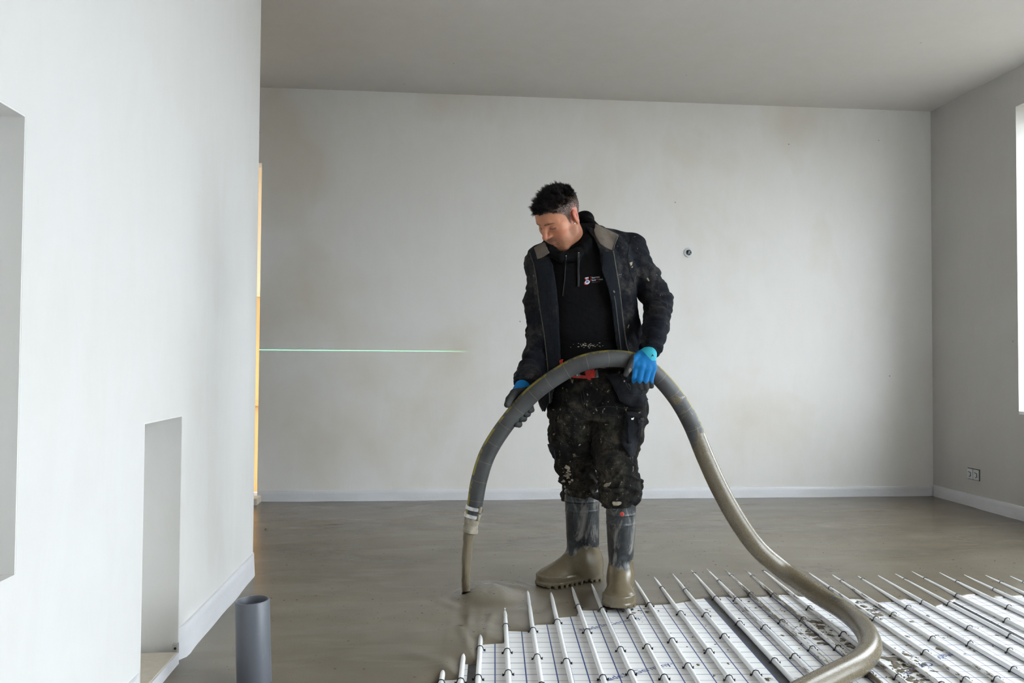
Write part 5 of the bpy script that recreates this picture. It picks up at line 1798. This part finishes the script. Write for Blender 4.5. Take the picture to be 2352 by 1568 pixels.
def chest_text(body_, u0, v0, u1, v1, hpx, mat, fn, off=0.0016, parent=None):
    tm = text_mesh('printed_text', body_, 1.0, M[mat], None)
    co = np.array([tuple(v.co) for v in tm.data.vertices]); w = co[:, 0].max()
    ex = np.array([u1 - u0, v1 - v0]) / w
    up = np.array([ex[1], -ex[0]]); up /= np.linalg.norm(up); up = up * hpx / 0.70
    uv = np.array([u0, v0]) + co[:, :1] * ex + co[:, 1:2] * up
    P_, hit, D = march(uv[:, 0], uv[:, 1], fn, off)
    tm.data.vertices.foreach_set('co', P_.astype(np.float32).ravel()); tm.data.update()
    return keep(tm, parent)


tf = lambda p: HD(p) * 1.0 + 0.0035 * waves(p, 21, 20, 3, (1, 1, 0.5)) + 0.0030 * ridges(p, 22, 17, 2)
chest_text('T', 1356.0, 640.0, 1358.8, 639.6, 4.6, 'print_red', tf, parent=hd)
chest_text('hermo', 1359.2, 639.6, 1377.6, 637.5, 4.6, 'print_white', tf, parent=hd)
chest_text('F', 1356.4, 646.0, 1358.8, 645.6, 4.8, 'print_red', tf, parent=hd)
chest_text('loor', 1359.4, 645.6, 1370.2, 644.2, 4.8, 'print_white', tf, parent=hd)
chest_text('V', 1371.5, 644.0, 1375.0, 643.5, 4.6, 'print_red', tf, parent=hd)
chest_text('ries', 1375.2, 643.6, 1385.0, 642.4, 4.2, 'print_white', tf, parent=hd)
drape_cord('print_line', [(1357.5, 649.2), (1367, 647.8), (1380, 646.2)], tf, 0.0006, M['print_grey'], hd, 0.001)


def disc_px(u, v, a, b, rot, n=22):
    t_ = np.linspace(0, 2 * np.pi, n, endpoint=False)
    return [(u + a * math.cos(k) * math.cos(rot) - b * math.sin(k) * math.sin(rot), v + a * math.cos(k) * math.sin(rot) + b * math.sin(k) * math.cos(rot)) for k in t_]


drape('print_ring', disc_px(1347.6, 649.4, 6.6, 4.4, -0.35), tf, 0.0012, 0.0006, M['print_red'], hd, 1.5)
drape('print_disc', disc_px(1349.0, 647.8, 6.0, 4.4, -0.35), tf, 0.0020, 0.0006, M['print_white'], hd, 1.5)
drape('print_hub', disc_px(1349.0, 647.0, 3.4, 2.0, -0.35), tf, 0.0028, 0.0006, M['print_blue'], hd, 1.2)
drape('print_red_bar', [(1343.2, 639.5), (1346.2, 638.4), (1346.8, 642.4), (1344.6, 643.6)], tf, 0.0018, 0.0006, M['print_red'], hd, 1.5)
drape('print_red_bar', [(1349.2, 638.6), (1352.6, 638.2), (1352.2, 641.4), (1349.6, 641.8)], tf, 0.0018, 0.0006, M['print_red'], hd, 1.5)
drape('print_t_bar', [(1343.2, 637.6), (1351.8, 635.8), (1352.2, 637.6), (1348.6, 638.5), (1349.0, 642.5), (1347.4, 642.8), (1347.0, 638.8), (1343.5, 639.4)], tf, 0.0024, 0.0006, M['print_white'], hd, 1.5)
chest_text('tex', 1420.0, 632.6, 1428.5, 630.6, 3.4, 'print_grey', jacket_fn, 0.002, parent=jk)
drape_cord('print_line', [(1420.5, 636.5), (1428.5, 634.2)], jacket_fn, 0.0006, M['print_grey'], jk, 0.001)
# crusts of dried screed and paint
for pl, fn, pr in (([(1446, 603), (1453, 601), (1452, 607), (1449, 611), (1447, 608)], jacket_fn, jk), ([(1449, 614), (1454, 610), (1453, 615)], jacket_fn, jk), ([(1485, 640), (1488, 637), (1492, 645), (1489, 646)], jacket_fn, jk),
                   ([(1441, 752), (1444, 744), (1446, 746), (1443, 754)], jacket_fn, jk), ([(1418, 790), (1421, 778), (1424, 788), (1423, 798), (1419, 797)], jacket_fn, jk)):
    drape('paint_fleck', pl, fn, 0.0015, 0.001, M['crust'] if pr is jk else M['crust'], pr, 2.0)
rr = np.random.default_rng(4)


def ragged(u, v, a, b, n=11):
    f = rr.uniform(0.55, 1.3, n); t0 = rr.uniform(0, 6.28)
    return [(u + a * f[i] * math.cos(t0 + 6.283 * i / n), v + b * f[i] * math.sin(t0 + 6.283 * i / n)) for i in range(n)]


for _ in range(46):
    u0, v0, s0 = 1348 + rr.normal(0, 13), 791 + rr.normal(0, 3) + 2, rr.uniform(0.4, 1.25)
    drape('screed_crust', ragged(u0, v0, s0 * 1.6, s0 * 0.7), hoodie_fn, 0.0014, 0.001, M['crust'], hd, 1.5)
for _ in range(34):
    u0, v0, s0 = np.clip(1304 + rr.normal(0, 7), 1292, 1330), 1090 + rr.normal(0, 11), abs(rr.normal(0, 1.6)) + 0.7
    drape('screed_crust', ragged(u0, v0, s0 * 1.25, s0), trousers_fn, 0.0016, 0.0015, M['crust'], tr_, 1.6)
drape('screed_crust', [(1407, 1151), (1414, 1152), (1425, 1151.5), (1428, 1154), (1426, 1158), (1420, 1161), (1409, 1161), (1406, 1156)], trousers_fn, 0.0018, 0.0015, M['crust'], tr_)
drape('screed_crust', [(1387, 1113), (1398, 1106), (1404, 1108), (1398, 1118), (1386, 1120)], trousers_fn, 0.0018, 0.0015, M['crust'], tr_)
# trouser pieces: red strap and buckle at the waist, holster pocket, fly, cargo pocket, knee seams
M['buckle'] = plain('dull_buckle', (0.16, 0.16, 0.155), 0.35, 0.8)
belt = drape('belt_strap', [(1286, 829), (1296, 824), (1300, 838), (1310, 858), (1345, 862), (1348, 869), (1325, 868), (1305, 866), (1290, 845)], leg, 0.010, 0.004, M['red_strap'], tr_)
drape('strap_end', [(1343, 851), (1364, 847), (1367, 852), (1366, 867), (1358, 868), (1356, 873), (1351, 872), (1346, 868)], leg, 0.022, 0.006, M['red_strap'], tr_, 3.0, 0.006)
drape('buckle', [(1366, 849), (1373, 846), (1375, 866), (1367, 868)], leg, 0.018, 0.006, M['buckle'], tr_)
drape('buckle', [(1321, 859), (1330, 856), (1334, 862), (1326, 867)], leg, 0.016, 0.004, M['buckle'], tr_)
drape_cord('buckle_ring', disc_px(1325, 860.5, 3.2, 3.2, 0, 12) + [disc_px(1325, 860.5, 3.2, 3.2, 0, 12)[0]], leg, 0.0022, M['eyelet'], tr_, 0.024)
fl1 = drape('holster_pocket', [(1393, 861), (1413, 858), (1433, 858), (1454, 868), (1474, 893), (1489, 917), (1479, 932), (1449, 934), (1423, 921), (1417, 905)], leg, 0.012, 0.010, M['pocket'], tr_, 4.0, 0.010)
drape_cord('pocket_seam', [(1396, 864), (1421, 906), (1427, 919), (1450, 930), (1477, 928), (1485, 916)], leg, 0.0013, M['panel'], tr_, 0.024)
drape_cord('pocket_seam', [(1420, 904), (1450, 904), (1477, 905)], leg, 0.0013, M['panel'], tr_, 0.026)
drape_cord('pocket_cord', [(1435, 873), (1439, 882), (1443, 893), (1447, 897), (1450, 893), (1447, 884), (1441, 880)], leg, 0.0022, M['cord'], tr_, 0.026)
drape('pocket_rivet', disc_px(1435, 875, 2.2, 2.0, 0, 8), leg, 0.026, 0.003, M['eyelet'], tr_, 1.5)
drape_cord('zip', [(1471, 868), (1474, 880), (1478, 893), (1483, 899)], leg, 0.0030, M['cord'], tr_, 0.020)
drape_cord('zip_tag', [(1485, 899), (1490, 898)], leg, 0.0022, plain('green_tag', (0.06, 0.12, 0.03), 0.6), tr_, 0.02)
for pl in ([(1331, 876), (1333, 900), (1337, 925), (1344, 941)], [(1337, 876), (1340, 902), (1345, 930), (1350, 940)], [(1350, 945), (1375, 935), (1400, 933), (1440, 938), (1472, 941)],
           [(1262, 948), (1300, 944), (1340, 946)], [(1375, 948), (1400, 952), (1430, 957)], [(1277, 1058), (1300, 1063), (1335, 1060), (1362, 1052)], [(1370, 1046), (1400, 1048), (1436, 1048)],
           [(1430, 950), (1432, 985), (1427, 1018)], [(1372, 1000), (1395, 1015), (1420, 1022)], [(1378, 1116), (1410, 1118), (1440, 1112), (1462, 1106)]):
    drape_cord('seam', pl, trousers_fn, 0.0015, M['pocket'], tr_, 0.0012)
drape('cargo_pocket', [(1437, 949), (1453, 952), (1467, 951), (1478, 962), (1474, 986), (1467, 1010), (1459, 1046), (1448, 1050), (1427, 1018), (1432, 985)], trousers_fn, 0.010, 0.012, M['pocket'], tr_, 4.0, 0.014)
drape('cargo_flap', [(1438, 945), (1452, 945), (1474, 950), (1479, 962), (1470, 964), (1455, 957), (1440, 953)], trousers_fn, 0.028, 0.006, M['pocket'], tr_, 3.0, 0.004)
drape('cargo_strap', [(1463, 962), (1472, 964), (1474, 985), (1471, 1003), (1465, 1008), (1463, 998), (1466, 985)], trousers_fn, 0.030, 0.007, M['pocket'], tr_, 3.0, 0.004)
drape('cargo_strap', [(1444, 957), (1456, 960), (1455, 978), (1450, 1018), (1443, 1018), (1441, 985)], trousers_fn, 0.026, 0.006, M['panel'], tr_, 3.0, 0.004)
drape('cargo_buckle', [(1470, 960), (1479, 957), (1480, 966), (1473, 968)], trousers_fn, 0.032, 0.006, M['black'], tr_, 2.5)
drape('cargo_buckle', [(1450, 959), (1456, 958), (1456, 964), (1450, 964)], trousers_fn, 0.034, 0.004, M['eyelet'], tr_, 2.5)
drape('knee_flap', [(1257, 1020), (1264, 1018), (1272, 1034), (1276, 1058), (1270, 1050), (1262, 1036)], trousers_fn, 0.008, 0.008, M['pocket'], tr_, 3.0)
# turned-up cuff roll at the left knee
cr_ = [at(1461, 1098, 3.40), at(1466, 1102, 3.41), at(1467, 1112, 3.42), at(1462, 1120, 3.37), at(1440, 1124, 3.335), at(1410, 1126, 3.325), at(1385, 1124, 3.35)]
mb = MB(); CR, _ = catmull([[*p_, 0.011] for p_ in cr_], 26); mb.tube(CR[:, :3], list(0.009 + 0.003 * np.sin(np.arange(26) * 1.1)), 10)
keep(mb.build('cuff_roll', M['trousers'], None, True), tr_)
bd, hit, _ = march([1428.5], [1180.5], lambda p: boot_fn((np.array(p) - np.array(mL.translation)) @ np.array(mL.to_3x3().normalized()) / 1.03) * 1.03)
mb = MB(); rd = -raydir(1428, 1180); mb.lathe([(0.0042, 0.004), (0.0085, 0.0045), (0.0095, 0.002), (0.0095, -0.002)], bd[0], rd, 16); mb.lathe([(0, 0.002), (0.0043, 0.002)], bd[0], rd, 12)
keep(mb.build('boot_disc', M['boot_band'], None, True), person)['label'] = 'small red disc on the boot shaft'
# cuff mark on the left glove
drape('glove_mark', [(1496, 819), (1499, 813), (1502.5, 818.5), (1499.5, 817)], gloveL_fn, 0.0012, 0.0006, M['cord'], gl, 1.5)
